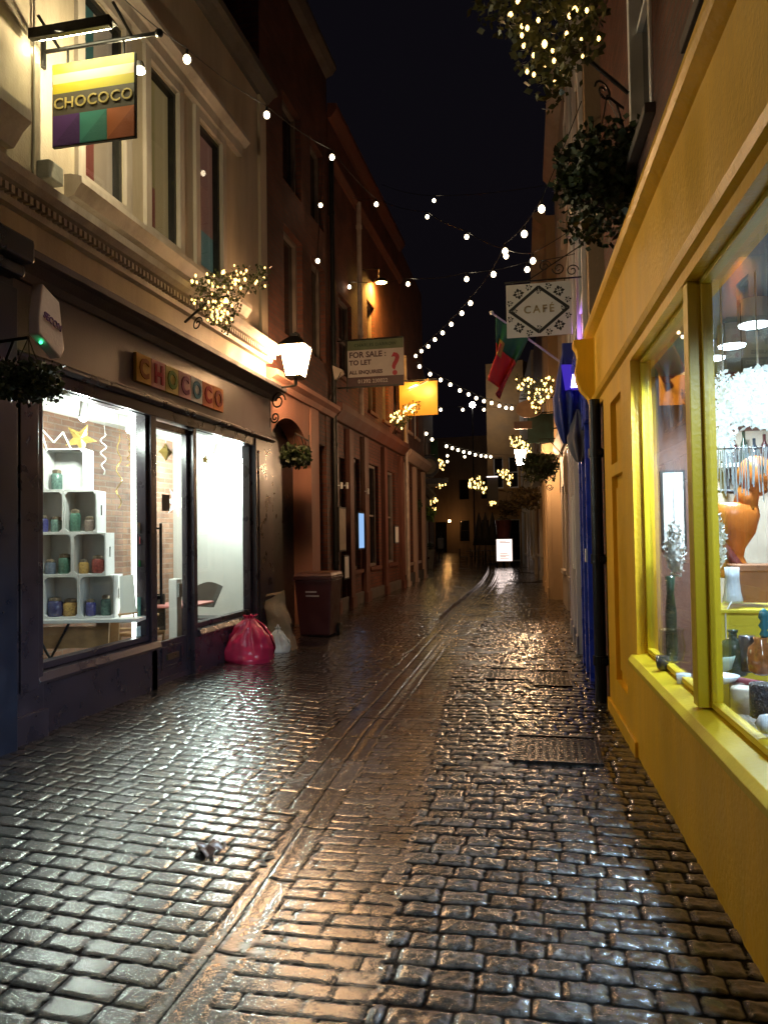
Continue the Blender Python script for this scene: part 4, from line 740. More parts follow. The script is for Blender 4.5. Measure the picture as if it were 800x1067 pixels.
# arch wall: opening s .25-1.85, spring 3.0, apex 3.42
m = MB(); L2.box(m, 0, .06, -.35, .03, -.05, 3.75); L2.box(m, 2.0, 2.45, -.35, .05, -.05, 3.75)
n_ = 14
for k in range(n_):
    s0, s1 = .06+1.94*k/n_, .06+1.94*(k+1)/n_
    f = lambda s: 2.72+.68*math.sqrt(max(0, 1-((s-1.03)/.97)**2))
    m.hexa([L2.p(s0, -.35, f(s0)), L2.p(s1, -.35, f(s1)), L2.p(s1, .03, f(s1)), L2.p(s0, .03, f(s0)), L2.p(s0, -.35, 3.75), L2.p(s1, -.35, 3.75), L2.p(s1, .03, 3.75), L2.p(s0, .03, 3.75)])
m.build('arch_surround', M_pink, lb)
m = MB(); L2.box(m, .06, 2.0, -.32, -.27, -.05, 3.45); m.build('door', pm('dark_green_black_door', (.012, .016, .02), .35), lb)
m = MB(); L2.extr(m, 0, 3.35, [(0, 3.75), (.08, 3.75), (.12, 3.83), (.2, 3.88), (.2, 3.95), (0, 4.0)]); m.build('string_course', M_pink, lb)
m = MB(); o2 = [(.9, 1.8, 4.7, 6.4), (2.3, 3.1, 4.7, 6.4), (.9, 1.8, 7.1, 8.5), (2.3, 3.1, 7.1, 8.5)]
L2.pierced(m, -.05, 3.35, 4.0, 10.2, -.35, 0, o2); L2.box(m, 0, 3.35, -3, -.35, -.05, 10.2); L2.box(m, 3.0, 3.35, -.35, .02, -.05, 3.75); L2.box(m, 2.45, 3.0, -.35, .0, 3.2, 3.75); m.build('brick_wall', M_redbrick, lb)
for a, b, c, d in o2:
    f = L2.frame(MB(), a, b, c, d, .06, -.2, -.1).build('window_frame', pm('dim_frame_paint', (.16, .13, .11), .6), lb); L2.box(MB(), a+.05, b-.05, -.17, -.16, c+.05, d-.05).build('pane', M_dglass, f)
m = MB(); L2.box(m, 2.45, 3.0, -.30, -.26, -.05, 3.2); m.build('side_door', M_navy, lb)
m = MB(); L2.extr(m, -.05, 3.35, [(0, 10.1), (.12, 10.15), (.2, 10.25), (.2, 10.33), (-.3, 10.4)]); m.build('eaves', pm('weathered_stone', (.10, .085, .075), .8), lb)
L3 = Wall((-3.85, 13.4), (-3.85, 20.3), 1)
op3 = [(.15, .9, 0, 3.1), (1.3, 2.1, .9, 3.2), (2.9, 3.9, .9, 3.2), (4.8, 5.9, .9, 3.2), (.6, 1.6, 4.7, 6.3), (3.0, 3.75, 4.4, 6.9), (4.5, 5.2, 4.4, 6.4), (5.9, 6.5, 4.4, 6.4)]
lc = facade('red_brown_shop_building', 'red brown stucco building with pilasters and stone plinth on the left', L3, 9.5, M_rbrick, 3, op3, sm=pm('dim_frame_paint', (.16, .13, .11), .6), pil=[(0, .14, .1, 3.7), (.95, .3, .1, 3.7), (2.2, .35, .1, 3.7), (4.2, .3, .1, 3.7), (6.3, .35, .1, 3.7)], pm_=M_rb, plinth=.42, cornice=[(3.75, .3, .22), (8.5, .15, .12), (9.4, .25, .18)])
m = MB(); 
L4 = Wall((-3.85, 20.35), (-3.95, 24.8), 1)
M_col = pm('pink_cream_column', (.50, .34, .26), .65, .12, 3, .2, 40, dirt=.35, streak=True)
facade('columned_building', 'building with pink and cream columns at the bend on the left', L4, 9.6, M_rbrick, 3, [(.9, 1.7, .8, 3), (2.2, 3.0, .8, 3), (.9, 1.7, 4.6, 6.2), (2.4, 3.2, 4.6, 6.2)], pil=[(.2, .35, 0, 3.6), (1.75, .35, 0, 3.6), (3.6, .35, 0, 3.6)], pm_=M_col, plinth=.5, cornice=[(3.65, .3, .25)])
L5 = Wall((-4.2, 25.0), (-5.3, 36), 1)
facade('dark_far_building', 'dark far building on the left behind the round sign', L5, 8.0, M_darkbrick, 3, [(.6, 2, .7, 2.7), (3, 4, 0, 2.4), (5, 7, .7, 2.7), (1, 2, 4, 5.6), (4, 5, 4, 5.6), (7, 8, 4, 5.6)], cornice=[(3.1, .3, .2)])
L6 = Wall((-5.4, 36.2), (-8.8, 60), 1)
facade('farthest_left_building', 'long dim brick range receding at the far left of the lane', L6, 8.5, M_darkbrick, 3, [(1+4*k, 2.5+4*k, .7, 2.6) for k in range(5)]+[(1+4*k, 2+4*k, 4, 5.6) for k in range(5)], cornice=[(3.1, .3, .2)])
WE = Wall((-9.5, 62), (-2.5, 61), 1)
M_amber = emis('amber_window', (1, .36, .10), .06)
t = facade('end_building', 'brown building closing the lane, lit by a small added amber lamp', Wall((-3.2, 61), (-10.5, 62), -1), 9.5, pm('brown_render', (.30, .20, .12), .75), 4, [(1.2, 2.0, 1.0, 2.7), (3.0, 3.8, 1.0, 2.7), (4.9, 5.9, 0, 2.6), (1.2, 2.0, 4.4, 6), (3.0, 3.8, 4.4, 6)], pane=M_dglass, sm=M_iron)
# ================================================================ LAMPS
M_lant = emis('lantern_glass_light', (1, .57, .27), 170)
def lantern(c, w, h, label, mt, wallpt, power_mt=None):
    c = Vector(c); t = thing('street_lantern', label, 'street lamp', wallpt, 'wall lanterns along the lane')
    b, tp = w*.30, w*.5; z0, z1 = c.z-h/2, c.z+h/2
    def q(r, z): return [Vector((c.x-r, c.y-r, z)), Vector((c.x+r, c.y-r, z)), Vector((c.x+r, c.y+r, z)), Vector((c.x-r, c.y+r, z))]
    MB().hexa(q(b, z0)+q(tp, z1)).build('lantern_glass', mt, t)
    m = MB(); m.hexa(q(tp*1.1, z1)+q(tp*1.1, z1+.02)); m.hexa(q(tp*1.08, z1+.02)+q(w*.18, z1+h*.35)); m.hexa(q(w*.16, z1+h*.35)+q(w*.16, z1+h*.45)); m.ball(c+Vector((0, 0, h*.98)), w*.06); m.build('lantern_cap', M_iron, t)
    m = MB(); B0 = q(b*1.02, z0); T0 = q(tp*1.02, z1)
    for i in range(4): m.cyl(B0[i], T0[i], .009, n=5)
    m.hexa(q(b*1.1, z0-.03)+q(b*1.1, z0)); m.cyl((c.x, c.y, z0-.12), (c.x, c.y, z0), .025); m.build('lantern_frame', M_iron, t)
    wp = Vector(wallpt); m = MB(); m.tube([(c.x, c.y, z0-.12), (wp.x, wp.y, z0-.12)], .016); dirx = (Vector((c.x, c.y, 0))-Vector((wp.x, wp.y, 0))); L_ = dirx.length; dirx.normalize()
    mid = Vector((wp.x, wp.y, z0-.30))+dirx*L_*.35; scroll(m, mid, .13, 0, 1.5, dirx, .012); scroll(m, mid+Vector((0, 0, -.22))-dirx*.06, .08, PI, 1.5, dirx, .012); m.cyl((wp.x, wp.y, z0-.65), (wp.x, wp.y, z0+.05), .02); m.build('wall_bracket', M_iron, t)
    return t
lc1 = px_y(308, 377, 9.75)
lantern(lc1, .34, .40, 'glaring wall lantern on a scroll bracket at the corner of the cream shop', M_lant, (-3.75, 9.93, lc1.z))
lf = px_y(542, 477, 17.6)
lantern(lf, .26, .33, 'bright far wall lantern on the right under a fairy light sprig', emis('far_lantern_light', (1, .62, .34), 260), (.31, 17.7, lf.z))
lk = Vector((-3.1, -4.5, 4.0))
# orange floodlight on the left
c = px_y(397, 293, 16.9)
t = thing('orange_floodlight', 'amber floodlight on an arm washing the arched wall orange', 'floodlight', (-3.85, 16.6, c.z)); MB().tube([(-3.85, 16.0, c.z-.02), (-3.5, 16.1, c.z), (c.x-.06, c.y, c.z+.03)], .012).build('arm', M_iron, t)
MB().lathe(c+Vector((0, 0, -.03)), [(.12, 0), (.14, .03), (.08, .09), (.03, .11)], 16, sx=1.2).build('reflector', M_iron, t, smooth=True); MB().lathe(c+Vector((0, 0, -.05)), [(.02, 0), (.10, .01), (.115, .03)], 16, sx=1.2).build('lens', emis('amber_lens', (1, .50, .10), 120), t)
area('amber_beam', c+Vector((-.02, .0, -.09)), c+Vector((-.62, .45, -1.1)), 170, (1, .45, .08), .15, .1, t)
# pole lamp far away
c = px_y(492, 422, 42); t = thing('pole_lamp', 'tall thin pole with a cold white lamp against the far sky', 'street lamp', (c.x-.02, 42, 0)); MB().cyl((c.x-.02, 42.1, -.1), (c.x-.02, 42.1, c.z), .05, .035).build('pole', M_iron, t); MB().ball(c, .16).build('lamp_head', emis('cold_lamp', (1, .9, .8), 110), t, smooth=True)

# ================================================================ FESTOON STRINGS
bulb_proto = None
def festoon(label, pts, r=.028, a0=None, a1=None, sag=.0):
    """pts: (u, v, depth) bearings of the lamps; the wire hangs from lamp to lamp"""
    global bulb_proto
    P_ = [px_y(u, v, y) for u, v, y in pts]
    t = thing('festoon_string', label, 'string lights', P_[0]+Vector((0, 0, .08)), 'festoon strings across the lane')
    m = MB(); W = [p+Vector((0, 0, r+.07)) for p in P_]
    if a0: W = [Vector(a0)]+W
    if a1: W = W+[Vector(a1)]
    for a, b in zip(W, W[1:]):
        k = 6; q = [a.lerp(b, i/k)-Vector((0, 0, .05*(b-a).length*4*(i/k)*(1-i/k)*.4)) for i in range(k+1)]; m.tube(q, .006, 4)
    m.build('wire', M_iron, t)
    for p in P_:
        o = bpy.data.objects.new('bulb', bulb_mesh); C.objects.link(o); o.parent = t; o.location = p-BASE[t.name]; o.scale = (r/.028,)*3; BASE[o.name] = BASE[t.name]
        s = bpy.data.objects.new('socket', socket_mesh); C.objects.link(s); s.parent = o; BASE[s.name] = BASE[t.name]
    return t
tmpo = MB().lathe((0, 0, 0), [(.003, -.030), (.016, -.026), (.026, -.012), (.029, .002), (.024, .018), (.014, .030), (.010, .034)], 12).build('bulb', M_bulb, smooth=True); bulb_mesh = tmpo.data; bpy.data.objects.remove(tmpo)
tmpo = MB().cyl((0, 0, .030), (0, 0, .075), .013, .010, 10).build('socket', M_iron); socket_mesh = tmpo.data; bpy.data.objects.remove(tmpo)
festoon('string of warm bulbs running along the top of the cream shop on the left', [(195, 62, 6.5), (278, 120, 8.2), (346, 164, 10.2), (392, 213, 13)], .036, a0=px_y(120, -10, 5.2), a1=(-3.8, 15, 8.6))
festoon('short string of two bulbs beside the dark brick wall behind the lantern', [(334, 214, 11.8), (331, 272, 11.2)], .033, a0=px_y(337, 150, 12.4), a1=px_y(325, 330, 10.6))
festoon('long string slanting from upper right down to the estate board on the left', [(564, 218, 8.2), (546, 244, 9), (526, 262, 9.9), (514, 286, 10.9), (490, 316, 12.6), (481, 326.5, 13.4), (470, 338, 14.4), (461, 347, 15.2), (453, 354, 16), (446, 361, 16.8), (439, 366, 17.5), (433, 371, 18.2)], .036, a0=(.42, 7.7, 5.9), a1=(-3.8, 19.4, px_y(424, 375, 19.4).z))
festoon('nearly level string crossing the lane in front of the amber floodlight', [(549, 281, 10.5), (486, 291, 11.8), (425, 296, 13.4), (364, 299, 14.6)], .035, a0=(.44, 10.0, 5.2), a1=(-3.8, 14.9, px_y(350, 296, 14.9).z))
festoon('short high string climbing from the white sign towards the night sky', [(555, 272, 10), (527, 267, 11.2), (486, 247, 12.8), (445, 226, 14.6)], .036, a0=(.44, 9.6, 5.4), a1=(-3.8, 17.5, px_y(412, 205, 17.5).z))
festoon('isolated high string with a single warm bulb against the sky', [(452, 209, 15.6)], .036, a0=(-3.8, 18, px_y(418, 190, 18).z), a1=(.36, 14, px_y(585, 190, 14).z))
festoon('long sagging string of closely set bulbs above the yellow sign', [(437, 382, 21), (448, 390, 21.3), (459, 396, 21.6), (469, 401, 21.9), (479, 407, 22.2), (488, 411, 22.5), (496, 415, 22.8), (504, 418, 23.1), (512, 420, 23.4), (520, 423, 23.7), (527, 425, 24), (533, 425.5, 24.3)], .048, a0=px_y(428, 376, 20.9), a1=(-.1, 25, px_y(545, 425, 25).z))
festoon('sparse far string of three bulbs level with the yellow sign', [(459, 427, 27), (482, 427, 27.5), (504, 427, 28)], .05, a0=px_y(440, 420, 26.5), a1=(-.35, 29, px_y(535, 425, 29).z))
festoon('lower far string of small bulbs ending near the stone building', [(444, 452, 29), (450, 458, 29.3), (465, 465, 29.8), (471, 467, 30.2), (477, 469, 30.6), (483, 471, 31), (489, 472, 31.4), (495, 474, 31.8), (501, 475, 32.2), (506, 475.6, 32.6), (511, 476, 33)], .055, a0=px_y(437, 446, 28.7), a1=(-.65, 33.5, px_y(545, 474, 33.5).z))
festoon('faintest far string of three bulbs under the lower string', [(466, 475, 38), (466, 481, 38.4), (484, 476, 39)], .06, a0=px_y(445, 468, 37.6), a1=(-1.25, 40, px_y(540, 480, 40).z))

# ================================================================ FAIRY LIGHT SPRIGS
tmpo = MB().lathe((0, 0, 0), [(.0005, -.016), (.008, -.008), (.0105, .002), (.006, .012), (.002, .015)], 8).build('fairy_bulb', M_fairy, smooth=True); fairy_mesh = tmpo.data; bpy.data.objects.remove(tmpo)
def sprig(label, poly, y, wallpt, n, leaf, nleaf, bs_=1.0, thick=.25, seed=1):
    """fir spray on an iron bracket: outline given as bearings at depth y"""
    rnd = random.Random(seed); q = [px_y(u, v, y) for u, v in poly]; t = thing('fairy_light_spray', label, 'fairy lights', wallpt, 'fairy light sprays on the lane walls')
    mnx, mxx = min(p.x for p in q), max(p.x for p in q); mnz, mxz = min(p.z for p in q), max(p.z for p in q)
    def inside(x, z):
        c = False
        for a, b in zip(q, q[1:]+q[:1]):
            if (a.z > z) != (b.z > z) and x < (b.x-a.x)*(z-a.z)/(b.z-a.z)+a.x: c = not c
        return c
    def fn(tk=thick):
        while True:
            x, z = rnd.uniform(mnx, mxx), rnd.uniform(mnz, mxz)
            if inside(x, z): return Vector((x, y+rnd.uniform(-tk, tk)*.5, z))
    m = foliage(MB(), fn, nleaf, leaf, rnd)
    for _ in range(14): a = fn(); b = fn(); m.cyl(a, a.lerp(b, .5), .004, n=4)
    m.build('fir_foliage', M_leaf2, t)
    cen = sum(q, Vector())/len(q); wp = Vector(wallpt); m = MB(); m.tube([wp, wp.lerp(cen, .5)+Vector((0, 0, .06)), cen], .014, 6); scroll(m, wp.lerp(cen, .3)-Vector((0, 0, .1)), .07, 0, 1.4, (cen-wp).normalized(), .008); m.build('bracket', M_iron, t)
    for k in range(n):
        o = bpy.data.objects.new('fairy_bulb', fairy_mesh); C.objects.link(o); o.parent = t; p = fn(thick*1.1); p.y -= thick*.25; o.location = p-wp; s = bs_*rnd.choice([.8, 1, 1, 1.15, 1.5]); o.scale = (s, s, s); BASE[o.name] = BASE[t.name]
    return t
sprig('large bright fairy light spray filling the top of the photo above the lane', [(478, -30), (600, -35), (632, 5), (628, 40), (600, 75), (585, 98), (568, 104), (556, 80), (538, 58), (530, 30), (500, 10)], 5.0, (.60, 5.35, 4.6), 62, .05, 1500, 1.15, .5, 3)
sprig('wide golden fairy light spray on the cream shop cornice above the lantern', [(192, 295), (215, 288), (240, 282), (280, 277), (281, 298), (255, 305), (246, 330), (236, 350), (224, 340), (205, 318)], 7.25, (-3.73, 7.4, 3.9), 78, .032, 1000, 1.0, .18, 4)
sprig('fairy light spray beside the yellow hanging sign', [(404, 436), (418, 424), (436, 417), (437, 426), (426, 438), (420, 448), (411, 444)], 18.6, (-3.8, 18.7, 4.1), 40, .05, 400, 1.8, .3, 5)
sprig('fairy light spray on the right beyond the flag, above the oval sign', [(535, 391), (552, 396), (576, 393), (576, 408), (566, 420), (558, 435), (552, 418), (538, 405)], 15.2, (.32, 15.3, 4.4), 60, .045, 500, 1.6, .3, 6)
sprig('fairy light spray just above the bright far lantern', [(530, 453), (542, 454), (552, 464), (553, 472), (540, 470), (532, 463)], 17.5, (.33, 17.6, 4.0), 34, .04, 250, 1.6, .3, 7)
sprig('fairy light spray left of the far lantern over the dark notice board', [(515, 489), (528, 489), (535, 496), (531, 507), (524, 499)], 30, (-.5, 30.2, 3.7), 30, .05, 200, 2.5, .3, 8)
sprig('brightest far fairy light spray in front of the stone building', [(487, 502), (497, 493), (507, 505), (508, 516), (498, 512), (489, 510)], 37, (-1.0, 37.4, 3.3), 34, .06, 200, 3.2, .3, 9)
sprig('small far fairy light spray above the parasols', [(509, 520), (516, 519), (517, 527), (511, 527)], 38, (-1.1, 38.4, 2.6), 14, .06, 100, 3.0, .3, 10)
sprig('small fairy light spray beside the round blue sign', [(457, 479), (464, 480), (462, 490), (457, 488)], 31, (-4.8, 31, 4.2), 14, .05, 80, 2.4, .2, 11)
sprig('tiny fairy light spray under the round blue sign', [(450, 506), (463, 499), (464, 505), (456, 510)], 31, (-4.8, 31.2, 3.6), 16, .05, 80, 2.4, .2, 12)
sprig('fairy light spray just above the green hanging basket on the left', [(446, 519), (455, 517), (456, 523), (448, 526)], 33, (-5, 33, 3.0), 12, .05, 80, 2.8, .2, 13)
sprig('lowest small fairy light spray over the left hand planter', [(447, 529), (454, 528), (453, 533)], 34, (-5.1, 34, 2.6), 7, .05, 50, 2.8, .2, 14)

# ================================================================ HANGING BASKETS
def basket(label, c, r, wallpt, n, leaf, mt=M_leaf, droop=.5, seed=1, flat=1.0):
    rnd = random.Random(seed); c = Vector(c); t = thing('hanging_basket', label, 'hanging basket', wallpt, 'hanging baskets along the lane')
    def fn():
        a = rnd.uniform(0, 2*PI); rr = r*math.sqrt(rnd.random())*(1+.25*mnoise.noise(Vector((a, seed, 0)))); z = rnd.uniform(-.45, .55)*r*flat if rnd.random() > .35 else -rnd.random()*r*(.5+droop)*flat
        k = 1 if z > -.3*r else .9
        return c+Vector((rr*k*math.cos(a), rr*k*math.sin(a), z))
    foliage(MB(), fn, n, leaf, rnd).build('plants', mt, t)
    MB().lathe(c, [(r*.12, -r*.62), (r*.45, -r*.5), (r*.62, -r*.25), (r*.66, -.02)], 16).build('basket_bowl', pm('coir_liner', (.035, .025, .015), .9, .3, 30, .5), t)
    m = MB(); top = c+Vector((0, 0, r*1.5))
    for k in range(3): m.cyl(c+Vector((r*.6*math.cos(2.1*k), r*.6*math.sin(2.1*k), 0)), top, .004, n=4)
    wp = Vector(wallpt); m.cyl(top, (wp.x, wp.y, top.z), .012); m.cyl((wp.x, wp.y, top.z-.4), (wp.x, wp.y, top.z+.1), .014); m.cyl((wp.x, wp.y, top.z-.35), top.lerp(Vector((wp.x, wp.y, top.z)), .4), .010); m.build('bracket_and_chains', M_iron, t)
    return t
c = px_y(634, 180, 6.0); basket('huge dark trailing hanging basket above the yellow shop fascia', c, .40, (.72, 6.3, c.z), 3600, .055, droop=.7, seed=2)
c = px_y(30, 398, 4.45); basket('dark hanging basket at the left edge under the alarm box', c, .20, (-3.7, 4.5, c.z), 1400, .04, seed=3, droop=.1)
c = px_y(308, 475, 11.0); basket('hanging basket in front of the arched doorway', c, .23, (-3.82, 11.95, c.z), 900, .06, seed=4, droop=.2)
c = px_y(562, 484, 16.4); basket('bushy dark hanging basket on the right beside the far lantern', c, .36, (.33, 16.4, c.z), 1600, .07, seed=5, droop=.4)
c = px_y(547, 517, 23.5); basket('brown leaved hanging basket low on the right before the ochre pilasters', c, .45, (-.1, 23.6, c.z), 1200, .08, M_leaf3, seed=6, droop=.4)
c = px_y(529, 528, 30); basket('straggly hanging basket over the far lit board', c, .4, (-.5, 30.2, c.z), 600, .09, M_leaf3, seed=7)
c = px_y(431, 526, 22.8); basket('small dark hanging basket on the left hand columns', c, .24, (-3.88, 22.9, c.z), 600, .07, seed=8, flat=.8)
c = px_y(444, 534, 26); basket('bright green hanging basket beyond the left hand columns', c, .30, (-4.25, 26, c.z), 700, .08, leafmat('fresh_leaf', (.06, .12, .02), (.16, .28, .06)), seed=9)

# ================================================================ HANGING SIGNS
# estate board
EY = 13.9; a = px_y(362, 356, EY); b = px_y(421, 400, EY); x0, x1, z0, z1 = a.x, b.x, b.z, a.z; W_, H_ = x1-x0, z1-z0
t = thing('estate_board', 'estate agent board reading FOR SALE TO LET with a red question mark', 'estate agent board', (-3.85, EY, (z0+z1)/2))
MB().box(x0, x1, EY-.012, EY+.012, z0, z1).build('board', pm('board_white', (.46, .42, .40), .5, .08, 3, dirt=.3), t)
MB().box(x0+.001, x1-.001, EY-.0145, EY-.012, z0+.79*H_, z1-.001).build('green_band', pm('board_green', (.10, .13, .07), .5), t)
MB().box(x0+.001, x1-.001, EY-.0145, EY-.012, z0+.001, z0+.20*H_).build('dark_band', pm('board_dark', (.06, .025, .03), .5), t)
MB().box(x0-.02, x0, EY-.02, EY+.02, z0-.1, z1+.02).box(-3.86, x1, EY-.02, EY+.0, z1, z1+.03).box(-3.86, x1, EY-.02, EY, z0-.03, z0).build('frame', M_iron, t)
hx, hz = (1, 0, 0), (0, 0, 1); M_prt = pm('print_dark', (.05, .02, .03), .5); yy = EY-.017
text('header_lettering', 'CHARLES DARROW', .085, (x0+.5*W_, yy, z0+.89*H_), hx, hz, pm('print_green', (.02, .05, .02), .5), t, bold=.002, spacing=1.1)
for i, (s_, zz) in enumerate((('FOR SALE :', .68), ('TO LET', .51), ('ALL ENQUIRIES', .30))): text('lettering', s_, [.15, .13, .095][i], (x0+.03*W_, yy, z0+zz*H_), hx, hz, M_prt, t, bold=.004, align='LEFT')
text('phone_lettering', '01392 230022', .10, (x0+.45*W_, yy, z0+.10*H_), hx, hz, pm('print_pale', (.4, .35, .33), .5), t, bold=.002)
text('question_mark', '?', .58, (x0+.85*W_, yy-.002, z0+.42*H_), hx, hz, pm('print_red', (.30, .01, .03), .5), t, bold=.012)
# pale disc bracket plate near the board (paper lantern shaped lamp shade)
t = thing('wall_lamp', 'small pale unlit conical wall lamp left of the estate board', 'wall lamp', px_x(345, 392, -3.83)); c = px_y(355, 388, 13.3); MB().hexa([c+Vector(v) for v in ((-.12, 0, -.12), (.05, 0, -.02), (.05, .1, -.02), (-.12, .1, -.12), (-.16, 0, .14), (.03, 0, .05), (.03, .1, .05), (-.16, .1, .14))]).build('shade', M_pale, t); MB().tube([(-3.84, 13.0, 3.9), c], .008).build('arm', M_iron, t)
# yellow sign
a = px_y(416, 399, 19.3); b = px_y(456, 432, 19.3); M_ysign = pm('yellow_board', (.62, .33, .05), .5, .1, 3)
t = thing('yellow_hanging_sign', 'blank looking yellow square sign hanging from the left wall, lit from above', 'hanging sign', (-3.85, 19.3, a.z)); MB().box(a.x, b.x, 19.28, 19.32, b.z, a.z).build('board', M_ysign, t)
MB().cyl((-3.86, 19.3, a.z+.05), (b.x, 19.3, a.z+.05), .014).cyl((a.x+.1, 19.3, a.z), (a.x+.1, 19.3, a.z+.05), .008).cyl((b.x-.1, 19.3, a.z), (b.x-.1, 19.3, a.z+.05), .008).build('bracket', M_iron, t)
MB().cyl(px_y(424, 406, 18.9), px_y(447, 395, 18.9), .022).build('lamp_bar', pm('lamp_bar_metal', (.4, .3, .2), .4, metal=.5), t); q = px_y(436, 400, 18.9); MB().cyl(q, (q.x, 19.3, a.z+.05), .010).build('lamp_arm', M_iron, t)
MB().cyl(px_y(426, 407, 18.9), px_y(446, 397, 18.9), .012).build('lamp_tube', emis('sign_bar_glow', (1, .6, .2), 2), t)
area('sign_wash', q+Vector((0, -.02, -.04)), ((a.x+b.x)/2, 19.28, (a.z+b.z)/2), 22, (1, .62, .25), .5, .05, t)
# round blue sign
c = px_y(446.5, 486, 29); t = thing('round_sign', 'round grey blue sign over a name plate on the left wall', 'hanging sign', (-4.6, 29, c.z)); MB().cyl(c+Vector((0, -.02, 0)), c+Vector((0, .02, 0)), .42, n=28).build('disc', pm('slate_blue_board', (.09, .10, .13), .5), t); MB().cyl(c+Vector((0, -.03, .0)), c+Vector((0, -.021, 0)), .30, n=28).build('emblem', pm('dull_cream_board', (.36, .30, .22), .5), t)
MB().box(c.x-.72, c.x+.75, 28.98, 29.02, c.z-.68, c.z-.46).build('name_plate', pm('slate_blue_board', (.09, .10, .13), .5), t); MB().cyl((-4.6, 29, c.z+.44), (c.x+.3, 29, c.z+.44), .02).cyl((c.x, 29, c.z-.46), (c.x, 29, c.z+.44), .015).build('bracket', M_iron, t)
c = px_y(448, 504, 29.6); t = thing('cream_sign', 'cream rectangular sign below the round blue sign', 'sign', c); MB().box(c.x-.35, c.x+.35, 29.58, 29.62, c.z-.14, c.z+.14).build('board', pm('dull_cream_board', (.36, .30, .22), .5), t); MB().cyl((-4.7, 29.6, c.z+.16), (c.x+.35, 29.6, c.z+.16), .015).build('bracket', M_iron, t)
c = px_y(447, 470, 34); t = thing('green_sign', 'dark green hanging sign high behind the round sign', 'hanging sign', c); MB().box(c.x-.4, c.x+.4, 33.98, 34.02, c.z-.45, c.z+.45).build('board', pm('dark_green_board', (.015, .07, .03), .5), t); MB().cyl((-5.1, 34, c.z+.5), (c.x+.4, 34, c.z+.5), .02).build('bracket', M_iron, t)
# oval + dark green sign on the right
c = px_y(551, 426, 16.2); t = thing('oval_sign', 'pale oval sign with a small name plate on the right wall', 'hanging sign', (.36, 16.2, c.z)); m = MB().lathe((0, 0, 0), [(.001, -.02), (.30, -.02), (.30, .02), (.001, .02)], 28); m.v = [(c.x+v[0]*.95, c.y+v[2], c.z+v[1]*.62) for v in m.v]; m.build('oval_board', pm('oval_wood', (.34, .20, .11), .5), t)
MB().box(c.x-.32, c.x+.05, 16.18, 16.22, c.z-.42, c.z-.26).build('name_plate', M_brown, t); MB().cyl((.36, 16.2, c.z+.22), (c.x-.2, 16.2, c.z+.22), .014).cyl((c.x-.1, 16.2, c.z-.26), (c.x-.1, 16.2, c.z-.15), .006).build('bracket', M_iron, t)
a = px_y(549, 432, 17.2); b = px_y(577, 461, 17.2); t = thing('dark_green_sign', 'dark teal green sign board behind the oval sign on the right', 'hanging sign', (.33, 17.2, a.z)); MB().box(a.x, b.x, 17.18, 17.22, b.z, a.z).build('board', pm('teal_board', (.015, .06, .05), .5, .3), t); MB().cyl((.33, 17.2, a.z+.03), (a.x, 17.2, a.z+.03), .015).build('bracket', M_iron, t)
a = px_y(507, 498, 36); b = px_y(519, 522, 36); t = thing('dark_notice_board', 'dark notice board with a bright top edge near the far sprays', 'notice board', a); MB().box(a.x, b.x, 35.97, 36.03, b.z, a.z).build('board', pm('charcoal_board', (.035, .03, .04), .5), t); MB().box(a.x, b.x, 35.9, 35.96, a.z+.02, a.z+.07).build('strip_light', emis('strip_glow', (1, .85, .8), 2.0), t)

# ================================================================ THINGS ON THE GROUND, LEFT
def gzz(u, v, z=.06): d = ray(u, v); return Vector((0, 0, CAM_H))+d*((z-CAM_H)/d.z)
# red sack
b = gzz(259, 693, .06); M_sack = pm('red_plastic_sack', (.50, .022, .075), .2, .12, 5, .7, 9, coat=.5)
t = thing('rubbish_sack', 'tied glossy red plastic rubbish sack slumped by the shop wall', 'rubbish bag', b)
def sack(c, rx, ry, h, tie, seed, lean=(0, 0)):
    def fn(u, v):
        a = 2*PI*u; prof = [(0, .72), (.05, .95), (.16, 1.03), (.34, .98), (.58, .80), (.78, .52), (.87, .32), (.93, .16), (.97, .2), (1, .26)]
        for (p, q), (p2, q2) in zip(prof, prof[1:]):
            if p <= v <= p2: r = q+(q2-q)*(v-p)/(p2-p); break
        f = 1+.24*mnoise.noise(Vector((math.cos(a)*1.3, math.sin(a)*1.3, v*2.2+seed)))+(.20*v+.02)*math.sin(8*a+4*mnoise.noise(Vector((a, v*2, seed))))*min(1, v*1.3)+.05*math.sin(17*a+v*5)*v
        return Vector((c.x+rx*r*f*math.cos(a)+lean[0]*v*v, c.y+ry*r*f*math.sin(a)+lean[1]*v*v, c.z+h*v+.02*mnoise.noise(Vector((a*2, v*8, seed)))))
    return MB().grid(fn, 96, 44)
sack(b, .315, .28, .60, 1, 3, (.03, 0)).build('sack_body', M_sack, t, smooth=True)
MB().lathe(b+Vector((.03, 0, .535)), [(.045, 0), (.055, .01), (.045, .02)], 14).build('tie', pm('red_tie', (.30, .01, .03), .3), t)
b2 = gzz(287, 684, .06)+Vector((0, .1, 0)); t = thing('rubbish_sack', 'small white carrier bag wedged behind the red sack', 'rubbish bag', b2); sack(b2, .15, .15, .36, 1, 8).build('sack_body', pm('white_plastic_sack', (.5, .5, .46), .3, .1, 5, .3, 14), t, smooth=True); MB().tube([b2+Vector((-.03, 0, .33)), b2+Vector((0, 0, .40)), b2+Vector((.03, 0, .33))], .008).build('handle', M_white, t)
